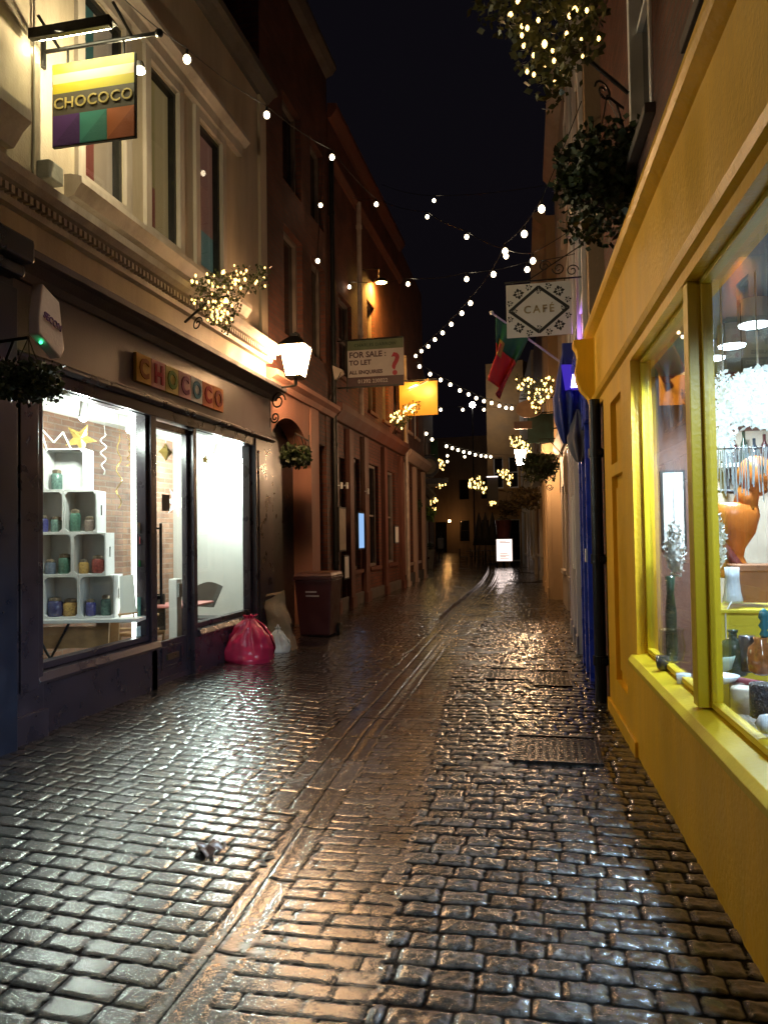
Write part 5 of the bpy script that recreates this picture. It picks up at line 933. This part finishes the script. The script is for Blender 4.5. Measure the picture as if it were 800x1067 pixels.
# paper sack leaning
t = thing('paper_sack', 'tall creased brown paper sack leaning on the wall beside the bin', 'paper sack', gzz(298, 682, .08)); b = gzz(299, 679, .07)
def fn(u, v):
    a = 2*PI*u; w_ = .17*(1+.15*v) if v < .8 else .19; dpt = .12*(1-.75*v); ca, sa = math.cos(a), math.sin(a); k = (abs(ca)**3+abs(sa)**3)**(-1/3)
    p = Vector((ca*k*w_*.85, sa*k*dpt, .72*v)); p.x += -.20*v+.012*mnoise.noise(Vector((a*2, v*6, 1)))*2+.02*math.sin(v*14+a)*v; p.y += .02*math.sin(v*11+a*2)
    p.z += (.05*ca*v if v > .9 else 0)+.05*v*ca; return b+p
MB().grid(fn, 64, 30).build('sack_body', pm('brown_paper', (.24, .155, .085), .7, .2, 7, .5, 18), t, smooth=True, solid=.004)
MB().grid(lambda u, v: b+Vector((-.30+.24*u+.02*math.sin(9*v), -.02+.04*v, .73+.03*v+.04*u)), 6, 4).build('folded_top', pm('brown_paper', (.24, .155, .085)), t, solid=.004)
# wheelie bin
bx0 = gzz(312, 668, .05); bx1 = gzz(350, 664, .05); M_bin = pm('maroon_plastic', (.055, .009, .010), .5, .15, 6, .1, 80)
cx, cy = -3.42, 11.1; t = thing('wheelie_bin', 'maroon wheelie bin standing against the wall by the arched doorway', 'wheelie bin', (cx, cy, .08))
def r4(w, d, z, ox=0): return [Vector((cx-w/2, cy-d/2+ox, z)), Vector((cx+w/2, cy-d/2+ox, z)), Vector((cx+w/2, cy+d/2+ox, z)), Vector((cx-w/2, cy+d/2+ox, z))]
MB().hexa(r4(.46, .48, .12)+r4(.57, .62, .95)).build('body', M_bin, t, bevel=.02); MB().hexa(r4(.60, .66, .95)+r4(.60, .66, .99)).build('rim', M_bin, t, bevel=.008)
MB().hexa(r4(.61, .68, .992)+r4(.54, .58, 1.06)).build('lid', pm('maroon_lid', (.06, .010, .011), .5), t, bevel=.02); MB().cyl((cx-.22, cy+.36, .96), (cx+.22, cy+.36, .96), .015).build('handle', M_bin, t)
for s_ in (-1, 1): MB().cyl((cx+s_*.24, cy+.20, .17), (cx+s_*.29, cy+.20, .17), .10, n=20).build('wheel', M_iron, t)
M_binp = pm('pale_print', (.40, .34, .32), .5)
for zz, ww, xx in ((.76, .17, -.03), (.70, .20, -.01)): MB().box(cx+xx-ww/2, cx+xx+ww/2, cy-.300, cy-.270, zz, zz+.022).build('printed_mark', M_binp, t)
# wall notices left
for i, (u, v0, v1, w, mt_, lab, cat) in enumerate([(357, 530, 573, .42, pm('dull_cream_board', (.36, .30, .22)), 'tall pale notice board on a left hand pilaster behind the bin', 'notice board'), (376.5, 535, 571, .42, emis('cold_screen', (.35, .6, 1), .9), 'narrow glowing blue white display panel in the left hand window', 'lit panel'), (361.5, 580, 602, .28, M_white, 'small white sheet pinned low on the left hand door post', 'notice'), (413.5, 549, 565, .4, M_white, 'small white notice on the last red brown pilaster', 'notice')]):
    p = px_x(u, v0, -3.70); q = px_x(u, v1, -3.70); t = thing('wall_notice', lab, cat, p, 'notices on the left hand walls'); MB().box(-3.745, -3.70, p.y-w/2, p.y+w/2, q.z, p.z).build('panel', mt_, t); MB().box(-3.75, -3.705, p.y-w/2-.03, p.y+w/2+.03, q.z-.03, p.z+.03).build('backing', M_iron, t)
for i, (u, v) in enumerate([(358, 506), (380, 512), (352, 506)]):
    p = px_x(u, v, -3.72); t = thing('security_camera', ['little white wall fitting above the tall pale notice board', 'little white wall fitting above the glowing panel', 'white bracket box left of the wall fittings'][i], 'wall fitting', p, 'small white wall fittings on the left'); MB().cyl(p, p+Vector((.07, 0, 0)), .012).build('arm', M_white, t); MB().box(p.x+.05, p.x+.09, p.y-.03, p.y+.03, p.z-.06, p.z+.06).build('body', M_white, t, bevel=.01)
for (y_, x_, z0_, z1_, c_, lab) in ((13.37, -3.78, 0, 8.6, M_iron, 'dark downpipe beside the black side door'), (15.3, -3.74, 4.1, 8.6, pm('pale_pipe', (.38, .30, .25), .5), 'pale downpipe rising behind the estate board'), (20.3, -3.72, .1, 6.5, pm('pale_pipe', (.38, .30, .25), .5), 'pale downpipe where the red brown building meets the columns')):
    t = thing('downpipe', lab, 'downpipe', (x_, y_, z0_), 'downpipes on the left'); MB().cyl((x_, y_, z0_), (x_, y_, z1_), .05, n=10).build('pipe', c_, t);
    for k in range(4): z = z0_+(z1_-z0_)*(k+.5)/4; MB().cyl((x_, y_, z), (x_, y_, z+.08), .062, n=10).build('collar', c_, t)
# leaf litter
b = gzz(217, 893, .01); t = MB().grid(lambda u, v: b+Vector((.10*(u-.5)+.02*math.sin(9*v), .14*(v-.5), .015+.05*abs(math.sin(4*u+3*v)))), 10, 10).build('crumpled_wrapper', pm('wet_brown_paper', (.22, .14, .11), .3, .3, 12), origin=b, smooth=True, solid=.003); tag(t, 'crumpled brown wrapper lying in the wet gutter', 'litter')
b = gzz(266, 897, .012); m = MB()
for k in range(7): a = 2*PI*k/7; m.add([b+Vector((0, 0, .004+k*.0006)), b+Vector((.06*math.cos(a), .09*math.sin(a), .012)), b+Vector((.10*math.cos(a+.4), .12*math.sin(a+.4), .006)), b+Vector((.05*math.cos(a+.8), .08*math.sin(a+.8), .012))], [(0, 1, 2, 3)])
tag(m.build('wet_leaf', pm('black_leaf', (.02, .015, .01), .6), origin=b), 'dark wet leaves clumped in the gutter beside the wrapper', 'leaf litter')
# far end furniture
def parasol(u, label):
    p = gzz(u, 590, 0); p = px_y(u, 582, 39.5); p.z = 0; t = thing('closed_parasol', label, 'parasol', p, 'closed parasols at the far end'); MB().lathe(p+Vector((0, 0, 1.0)), [(.34, 0), (.22, .7), (.09, 1.4), (.03, 1.65)], 12, wob=.25).build('canopy', pm('black_canvas', (.02, .016, .016), .8), t, smooth=True); MB().cyl(p, p+Vector((0, 0, 2.7)), .025).build('pole', M_iron, t); MB().lathe(p, [(.3, 0), (.3, .06), (.05, .09)], 14).build('base', M_iron, t)
parasol(499.5, 'leftmost closed black parasol by the far tables'); parasol(506, 'middle closed black parasol by the far tables'); parasol(513.5, 'closed black parasol beside the lit board')
for i, u in enumerate((492, 503, 511)):
    p = px_y(u, 590, 38.0+i*.4); p.z = 0; t = thing('cafe_table', ['leftmost small dark cafe table at the far end', 'middle small dark cafe table under the parasols', 'small dark cafe table next to the lit board'][i], 'table', p, 'far cafe tables'); MB().cyl(p+Vector((0, 0, .72)), p+Vector((0, 0, .75)), .32, n=18).build('tabletop', pm('dark_metal_top', (.1, .09, .09), .3), t); MB().cyl(p, p+Vector((0, 0, .72)), .03).lathe(p, [(.22, 0), (.2, .03), (.03, .05)], 12).build('pedestal', M_iron, t)
    for k, s_ in enumerate((-1, 1)):
        c = p+Vector((s_*.45, .1, 0)); t = thing('cafe_chair', ['chair on the %s side of the %s far cafe table' % (['left', 'right'][k], ['leftmost', 'middle', 'right hand'][i])][0], 'chair', c, 'far cafe chairs'); MB().box(c.x-.19, c.x+.19, c.y-.19, c.y+.19, .44, .47).build('seat', M_iron, t); MB().box(c.x+s_*.17, c.x+s_*.19, c.y-.19, c.y+.19, .47, .85).build('backrest', M_iron, t)
        for dx in (-.17, .17):
            for dy in (-.17, .17): MB().cyl((c.x+dx, c.y+dy, 0), (c.x+dx, c.y+dy, .44), .015, n=5).build('leg', M_iron, t)
a = px_y(517, 562, 36.5); b = px_y(533.5, 584.5, 36.5); t = thing('menu_board', 'brightly lit white menu board standing at the far right of the lane', 'menu board', (a.x, 36.5, 0))
MB().box(a.x, b.x, 36.48, 36.52, max(.25, b.z), a.z).build('lit_face', emis('menu_face', (1, .80, .72), 1.8), t); MB().box(a.x-.04, b.x+.04, 36.53, 36.6, max(.2, b.z-.05), a.z+.05).build('case', M_iron, t)
for q in (a.x, b.x): MB().cyl((q, 36.56, 0), (q, 36.56, .3), .03).build('leg', M_iron, t)
for i, (v_, w_) in enumerate(((.12, .7), (.19, .5), (.26, .75), (.33, .6), (.86, .8), (.93, .5))): MB().box(a.x+.15, a.x+.15+w_*.6, 36.465, 36.478, b.z+v_, b.z+v_+.03).build('print_line', M_prt, t)
c = px_y(524.5, 565, 36.9); t = thing('half_barrel_planter', 'dark red brown tub planter raised above the lit menu board', 'planter', (c.x, 36.9, a.z)); MB().lathe((c.x, 36.9, a.z+.06), [(.30, 0), (.40, .85), (.36, .86), (.3, .8)], 16).build('tub', pm('mahogany', (.12, .025, .018), .45, .3, 8), t, smooth=False); MB().cyl((c.x, 36.9, 0), (c.x, 36.9, a.z+.06), .06).build('post', M_iron, t); foliage(MB(), lambda: (c.x+random.uniform(-.3, .3), 36.9+random.uniform(-.2, .2), a.z+.9+random.uniform(0, .18)), 90, .09).build('plants', M_leaf3, t)
c = px_y(444, 592, 30.5); t = thing('pale_planter', 'pale tapered planter by the wall at the left hand bend', 'planter', (c.x, 30.5, 0)); MB().lathe((c.x, 30.5, 0), [(.24, 0), (.34, .9), (.36, .92), (.36, .98), (.30, .98), (.29, .9)], 16).build('tub', pm('pale_concrete', (.30, .27, .22), .7), t); foliage(MB(), lambda: (c.x+random.uniform(-.25, .25), 30.5+random.uniform(-.25, .25), 1.0+random.uniform(0, .25)), 120, .1).build('plants', M_leaf, t)
# person far away
def person(p, h, label, coat, leg, hair):
    t = thing('person', label, 'person', p); me = bpy.data.meshes.new('body')
    J = [(0, 0, .53), (0, 0, .62), (0, 0, .72), (0, 0, .80), (0, 0, .85), (0, 0, .90), (0, 0, .96), (-.05, 0, .50), (-.055, .02, .28), (-.06, .0, .04), (-.06, -.06, .015), (.05, 0, .50), (.06, -.03, .28), (.065, .03, .04), (.065, -.03, .015), (-.11, 0, .79), (-.13, -.01, .63), (-.12, -.05, .49), (.11, 0, .79), (.135, 0, .63), (.12, -.04, .49)]
    Ed = [(0, 1), (1, 2), (2, 3), (3, 4), (4, 5), (5, 6), (0, 7), (7, 8), (8, 9), (9, 10), (0, 11), (11, 12), (12, 13), (13, 14), (3, 15), (15, 16), (16, 17), (3, 18), (18, 19), (19, 20)]
    R_ = [.075, .07, .085, .07, .03, .052, .04, .055, .035, .022, .02, .055, .035, .022, .02, .04, .028, .018, .04, .028, .018]
    me.from_pydata([(x*h, y*h, z*h) for x, y, z in J], Ed, []); me.materials.append(coat); o = bpy.data.objects.new('body', me); C.objects.link(o); o.parent = t; sk = o.modifiers.new('skin', 'SKIN')
    if not me.skin_vertices: pass
    for i, r_ in enumerate(R_): me.skin_vertices[0].data[i].radius = (r_*h, r_*h*.8)
    me.skin_vertices[0].data[0].use_root = True; o.modifiers.new('sub', 'SUBSURF').levels = 1; BASE[o.name] = BASE[t.name]
    MB().ball(Vector(p)+Vector((0, .01, .945*h)), .055*h, 10, 8, 1.15).build('hair', hair, t, smooth=True)
    MB().hexa([Vector(p)+Vector((x*h, y*h, z*h)) for x, y, z in ((-.09, -.06, .44), (.09, -.06, .44), (.09, .06, .44), (-.09, .06, .44), (-.105, -.075, .80), (.105, -.075, .80), (.105, .075, .80), (-.105, .075, .80))]).build('jacket', leg, t, bevel=.03)
p = px_y(459, 574, 44); person((p.x, 44, 0), 1.7, 'person in a pale grey top standing far down the lane', pm('dark_trousers', (.03, .025, .025), .8), pm('grey_jacket', (.28, .25, .23), .8), M_iron)

c = px_y(449.5, 550, 46); t = thing('added_lamp', 'small added cold white lamp low at the far left beyond the planter', 'lamp', c); MB().ball(c, .12).build('globe', emis('cold_lamp', (.75, .92, 1), 22), t, smooth=True); MB().cyl(c, (-6.8, 46.1, c.z), .02).build('arm', M_iron, t)  # lamp added for a white bright spot at the far end
c = px_y(468, 543, 60); t = thing('added_lamp', 'small added amber lamp making the glow on the brown end building', 'lamp', c); MB().ball(c, .10).build('globe', emis('added_amber_glow', (1, .5, .15), 70), t, smooth=True); MB().cyl(c, (c.x, 61, c.z), .02).build('arm', M_iron, t)  # lamp added to give the end wall its amber glow
# ================================================================ GROUND
def smooth01(t): t = np.clip(t, 0, 1); return t*t*(3-2*t)
def hsh(a, b=0): v = np.sin(a*127.1+b*311.7+17.3)*43758.5453; return v-np.floor(v)
def vnoise(x, y):
    xi, yi = np.floor(x), np.floor(y); fx, fy = smooth01(x-xi), smooth01(y-yi)
    return (hsh(xi, yi)*(1-fx)+hsh(xi+1, yi)*fx)*(1-fy)+(hsh(xi, yi+1)*(1-fx)+hsh(xi+1, yi+1)*fx)*fy
def rows(x, y, dy, wmin, wmax, gap, rnd_, seed, wav=.012):
    yw = y+wav*(vnoise(x*1.7+seed, y*.9)-.5)*2+.006*(vnoise(x*9, y*3+seed)-.5)
    r = np.floor(yw/dy); w = wmin+(wmax-wmin)*hsh(r, seed); off = hsh(r, seed+5)*w
    xs = (x+off)/w+.22*(hsh(np.floor((x+off)/w+.5), r+seed)-.5)*0; ci = np.floor(xs)
    jl = (hsh(ci, r*3.1+seed)-.5)*.30; jr = (hsh(ci+1, r*3.1+seed)-.5)*.30
    fx = (xs-ci); dl = (fx-jl)*w; dr = (1+jr-fx)*w
    swap = dl < 0; ci = np.where(swap, ci-1, ci); swap2 = dr < 0; ci = np.where(swap2, ci+1, ci); dx = np.minimum(np.abs(dl), np.abs(dr))
    fy = yw/dy-r; dyy = np.minimum(fy, 1-fy)*dy
    chip = .0075*(vnoise(x*38+seed, y*38)-.5)+.006*(vnoise(x*75, y*75+seed)-.5); dx = np.maximum(dx+chip, 0); dyy = np.maximum(dyy-chip, 0)
    k = rnd_; d = np.minimum(dx, dyy)-gap/2
    e = np.minimum(np.clip((dx-gap/2)/k, 0, 1), 1); g = np.clip((dyy-gap/2)/k, 0, 1)
    prof = np.clip(1-np.sqrt((1-e)**2+(1-g)**2), 0, 1)**.6
    return prof, hsh(ci*1.3, r*2.7+seed), ci, r
def street_height(x, y, shift):
    xx = x-shift
    xc = -1.15-.06*np.clip(y-3, 0, 3)-.022*np.clip(y-6, 0, 10)      # gutter line
    xb = -.60-.085*np.clip(y-2.4, 0, 7)*.95-.004*np.clip(y-9, 0, 14)  # edge between flat setts and cobbles
    xb = np.maximum(xb, xc+.30)
    pL, tL, _, _ = rows(xx, y, .118, .14, .21, .009, .013, 1.0, .010); hL = pL*.0062+tL*.0035
    pC, tC, _, _ = rows(xx, y, .098, .19, .25, .006, .009, 7.0, .006); hC = pC*.0038+.002*tC
    pR, tR, _, _ = rows(xx, y, .122, .13, .24, .011, .018, 3.0, .018); hR = pR*.0088*(.7+.6*tR)+tR*.004
    # long narrow channel stones beside the gutter
    gx_ = (xx-xc+.42)/.14; gi = np.floor(gx_); gf = gx_-gi; inG = (xx > xc-.42) & (xx < xc)
    gy_ = y/.62+hsh(gi, 3.)*.8; gyf = gy_-np.floor(gy_); pG = np.clip(np.minimum(np.minimum(gf, 1-gf)*.14, np.minimum(gyf, 1-gyf)*.62)/.010-.4, 0, 1); tG = hsh(gi, np.floor(gy_))
    h = np.where(xx < xc, hL, np.where(xx < xb, hC, hR)); p = np.where(xx < xc, pL, np.where(xx < xb, pC, pR)); t = np.where(xx < xc, tL, np.where(xx < xb, tC, tR)); zone = np.where(xx < xc, 0., np.where(xx < xb, .5, 1.))
    far = (y > 4.2) | ((xx-xc) > -.15)
    wet = (xx > xc-.20) & (xx < xc-.015) & (y < 4.6+.5*vnoise(xx*3, y*2)); h = np.where(wet, .001, h); p = np.where(wet, .8, p); t = np.where(wet, .1, t)
    use = inG & far; h = np.where(use, pG*.005, h); p = np.where(use, pG, p); t = np.where(use, tG, t); zone = np.where(use, .35, zone)
    prof = np.where(xx < xc, .055*np.clip(-(xx-xc), 0, 3)-.0, .012*np.clip(xx-xc, 0, 1)-.004)
    ch = -.006*np.exp(-((xx-xc+.07)/.05)**2); kerb = np.where(y > 12, .07*smooth01((y-12)/3)*smooth01((xc-.42-xx)/.05), 0)
    und = .010*(vnoise(xx*1.3, y*1.1)-.5)+.016*(vnoise(xx*.5+9, y*.45)-.5)
    rough = .0062*(vnoise(xx*52, y*52)-.5)+.0028*(vnoise(xx*24+5, y*24)-.5)
    return prof+ch+kerb+und+h+rough*np.where(zone > .9, 1.15, np.where(zone < .2, .24, .20))*p, p, t, zone
xs_ = np.arange(-4.4, 1.0, .0125)
ys_ = np.concatenate([np.arange(-6, 1.4, .1), np.arange(1.4, 4.2, .0085), np.arange(4.2, 8, .013), np.arange(8, 14, .022), np.arange(14, 24, .05), np.arange(24, 70, .25)])
XX, YY = np.meshgrid(xs_, ys_); SH = -.0024*np.clip(YY-18, 0, None)**2; XW = XX*(1+.018*np.clip(YY-26, 0, 40))+SH
HH, PP, TT, ZZ = street_height(XW, YY, SH)
nv = XX.size; co = np.empty((nv, 3), dtype=np.float32); co[:, 0] = XW.ravel(); co[:, 1] = YY.ravel(); co[:, 2] = HH.ravel()
ny, nx = XX.shape; i0 = (np.arange(ny-1)[:, None]*nx+np.arange(nx-1)[None, :]).ravel(); quads = np.stack([i0, i0+1, i0+nx+1, i0+nx], 1).astype(np.int32)
me = bpy.data.meshes.new('road'); me.vertices.add(nv); me.vertices.foreach_set('co', co.ravel()); me.loops.add(quads.size); me.loops.foreach_set('vertex_index', quads.ravel())
me.polygons.add(len(quads)); me.polygons.foreach_set('loop_start', np.arange(0, quads.size, 4, dtype=np.int32)); me.polygons.foreach_set('loop_total', np.full(len(quads), 4, dtype=np.int32)); me.polygons.foreach_set('use_smooth', np.ones(len(quads), dtype=bool)); me.update(calc_edges=True)
for nm, arr in (('stone_tone', TT), ('stone_top', PP), ('paving_kind', ZZ)):
    at = me.attributes.new(nm, 'FLOAT', 'POINT'); at.data.foreach_set('value', arr.ravel().astype(np.float32))
mt, nt, out = newmat('wet_setts'); L = nt.links.new; p = N(nt, 'ShaderNodeBsdfPrincipled'); L(p.outputs[0], out.inputs[0])
def attr(n): a = N(nt, 'ShaderNodeAttribute'); a.attribute_name = n; return a.outputs['Fac']
tone, top, kind = attr('stone_tone'), attr('stone_top'), attr('paving_kind')
tc = N(nt, 'ShaderNodeTexCoord'); n1 = N(nt, 'ShaderNodeTexNoise'); n1.inputs['Scale'].default_value = 26; n1.inputs['Detail'].default_value = 8; n1.inputs['Roughness'].default_value = .65; L(tc.outputs['Object'], n1.inputs[0])
r1 = ramp(nt, tone, [(0, (.008, .0075, .0075)), (.55, (.022, .020, .019)), (1, (.055, .045, .038))])
r2 = ramp(nt, n1.outputs[0], [(.32, (.4, .4, .4)), (.68, (1.6, 1.5, 1.45))]); mx = N(nt, 'ShaderNodeMix', data_type='RGBA', blend_type='MULTIPLY'); mx.inputs['Factor'].default_value = 1; L(r1.outputs[0], mx.inputs[6]); L(r2.outputs[0], mx.inputs[7])
r3 = ramp(nt, top, [(0, (.05, .045, .04)), (.5, (1, 1, 1))]); mx2 = N(nt, 'ShaderNodeMix', data_type='RGBA', blend_type='MULTIPLY'); mx2.inputs['Factor'].default_value = 1; L(mx.outputs[2], mx2.inputs[6]); L(r3.outputs[0], mx2.inputs[7]); L(mx2.outputs[2], p.inputs['Base Color'])
n2 = N(nt, 'ShaderNodeTexNoise'); n2.inputs['Scale'].default_value = 1.3; n2.inputs['Detail'].default_value = 5; L(tc.outputs['Object'], n2.inputs[0])
n3 = N(nt, 'ShaderNodeTexNoise'); n3.inputs['Scale'].default_value = 130; n3.inputs['Detail'].default_value = 4; n3.inputs['Roughness'].default_value = .65; L(tc.outputs['Object'], n3.inputs[0])
rr = ramp(nt, n2.outputs[0], [(.35, (.11,)*3), (.65, (.26,)*3)]); ra = N(nt, 'ShaderNodeMath', operation='MULTIPLY_ADD'); L(n1.outputs[0], ra.inputs[0]); ra.inputs[1].default_value = .22; L(rr.outputs[0], ra.inputs[2])
rs = N(nt, 'ShaderNodeMath', operation='SUBTRACT'); L(ra.outputs[0], rs.inputs[0]); rs.inputs[1].default_value = .08; L(rs.outputs[0], p.inputs['Roughness'])
rw = ramp(nt, top, [(.1, (.02,)*3), (.6, (.40,)*3)]); L(rw.outputs[0], p.inputs['Specular IOR Level']); rc = ramp(nt, top, [(.12, (0,)*3), (.6, (.95,)*3)]); L(rc.outputs[0], p.inputs['Coat Weight']); p.inputs['Coat Roughness'].default_value = .10
b = N(nt, 'ShaderNodeBump'); b.inputs['Strength'].default_value = 1.0; b.inputs['Distance'].default_value = .0024; L(n3.outputs[0], b.inputs['Height'])
b2 = N(nt, 'ShaderNodeBump'); b2.inputs['Strength'].default_value = 1.0; b2.inputs['Distance'].default_value = .0028; L(n1.outputs[0], b2.inputs['Height']); L(b.outputs[0], b2.inputs['Normal']); L(b2.outputs[0], p.inputs['Normal']); b3 = N(nt, 'ShaderNodeBump'); b3.inputs['Strength'].default_value = 1.0; b3.inputs['Distance'].default_value = .0008; L(n3.outputs[0], b3.inputs['Height']); L(b3.outputs[0], p.inputs['Coat Normal'])
me.materials.append(mt); ro = bpy.data.objects.new('road', me); C.objects.link(ro); ro['kind'] = 'structure'
m = MB(); m.add([(-90, -60, -.14), (90, -60, -.14), (90, 160, -.14), (-90, 160, -.14)], [(0, 1, 2, 3)]); struct(m.build('ground', pm('dark_ground', (.03, .028, .026), .7)))
# drain covers
def cover(x0, x1, y0, y1, z, label):
    t = thing('drain_cover', label, 'drain cover', ((x0+x1)/2, (y0+y1)/2, z), 'drain covers in the cobbles'); fr = MB()
    fr.box(x0, x1, y0, y0+.035, z-.03, z+.006).box(x0, x1, y1-.035, y1, z-.03, z+.006).box(x0, x0+.035, y0+.035, y1-.035, z-.03, z+.006).box(x1-.035, x1, y0+.035, y1-.035, z-.03, z+.006); fr.build('frame', pm('wet_iron', (.05, .042, .038), .18, .3, 30, .3, metal=.7), t, bevel=.003)
    pl = MB().box(x0+.035, x1-.035, y0+.035, y1-.035, z-.03, z-.004)
    nxr = int((x1-x0-.1)/.05); nyr = int((y1-y0-.1)/.05)
    for i in range(nxr):
        for j in range(nyr): a = x0+.05+i*.05; c_ = y0+.05+j*.05; pl.box(a, a+.028, c_, c_+.028, z-.004, z+.002)
    pl.build('lid', pm('wet_iron_dark', (.025, .022, .02), .22, .3, 30, .3, metal=.6), t)
cover(-.30, .34, 5.35, 6.05, .031, 'large rectangular iron cover in the cobbles near the yellow shop')
cover(-.72, -.24, 8.3, 9.0, .030, 'iron drain cover in the cobbles nearer the lane centre')
cover(-.18, .22, 8.0, 8.9, .030, 'iron drain cover beside the blue shopfront')

# ================================================================ LAMP behind the camera (unseen, added as warm fill for the shopfronts) and night sky
lb_ = Vector((-2.9, -3.2, 4.1)); BW = thing('building_behind', 'plain brick wall on the left behind the camera', 'building', (-4, -2, 0))
MB().box(-5, -3.75, -8, .98, -.1, 8).build('wall', M_darkbrick, BW)
lantern(lb_, .34, .40, 'added fill lantern behind the camera on the left, out of view', emis('fill_lantern_light', (1, .68, .46), 46), (-3.75, -3.2, lb_.z))
w = bpy.data.worlds.new('World'); S.world = w; w.use_nodes = True; nt = w.node_tree; nt.nodes.clear(); bg = nt.nodes.new('ShaderNodeBackground'); sk = nt.nodes.new('ShaderNodeTexSky'); sk.sky_type = 'NISHITA'; sk.sun_disc = False; sk.sun_elevation = math.radians(-4); sk.sun_rotation = math.radians(200); bg.inputs[1].default_value = .06; o = nt.nodes.new('ShaderNodeOutputWorld'); nt.links.new(sk.outputs[0], bg.inputs[0]); b2g = nt.nodes.new('ShaderNodeBackground'); b2g.inputs[0].default_value = (.80, .62, 1, 1); b2g.inputs[1].default_value = .0032; ad = nt.nodes.new('ShaderNodeAddShader'); nt.links.new(bg.outputs[0], ad.inputs[0]); nt.links.new(b2g.outputs[0], ad.inputs[1]); nt.links.new(ad.outputs[0], o.inputs[0])
sd = bpy.data.lights.new('moon', 'SUN'); sd.energy = .004; sd.angle = math.radians(.5); sd.color = (.8, .85, 1); so = bpy.data.objects.new('moon', sd); C.objects.link(so); so.rotation_euler = (math.radians(50), 0, math.radians(20))
S.view_settings.view_transform = 'Standard'; S.view_settings.look = 'None'; S.view_settings.exposure = 0; S.view_settings.gamma = 1
S.render.engine = 'CYCLES'; S.cycles.use_light_tree = True; S.cycles.sample_clamp_indirect = 4; S.cycles.max_bounces = 6; S.cycles.transparent_max_bounces = 12; S.cycles.caustics_reflective = False; S.cycles.caustics_refractive = False
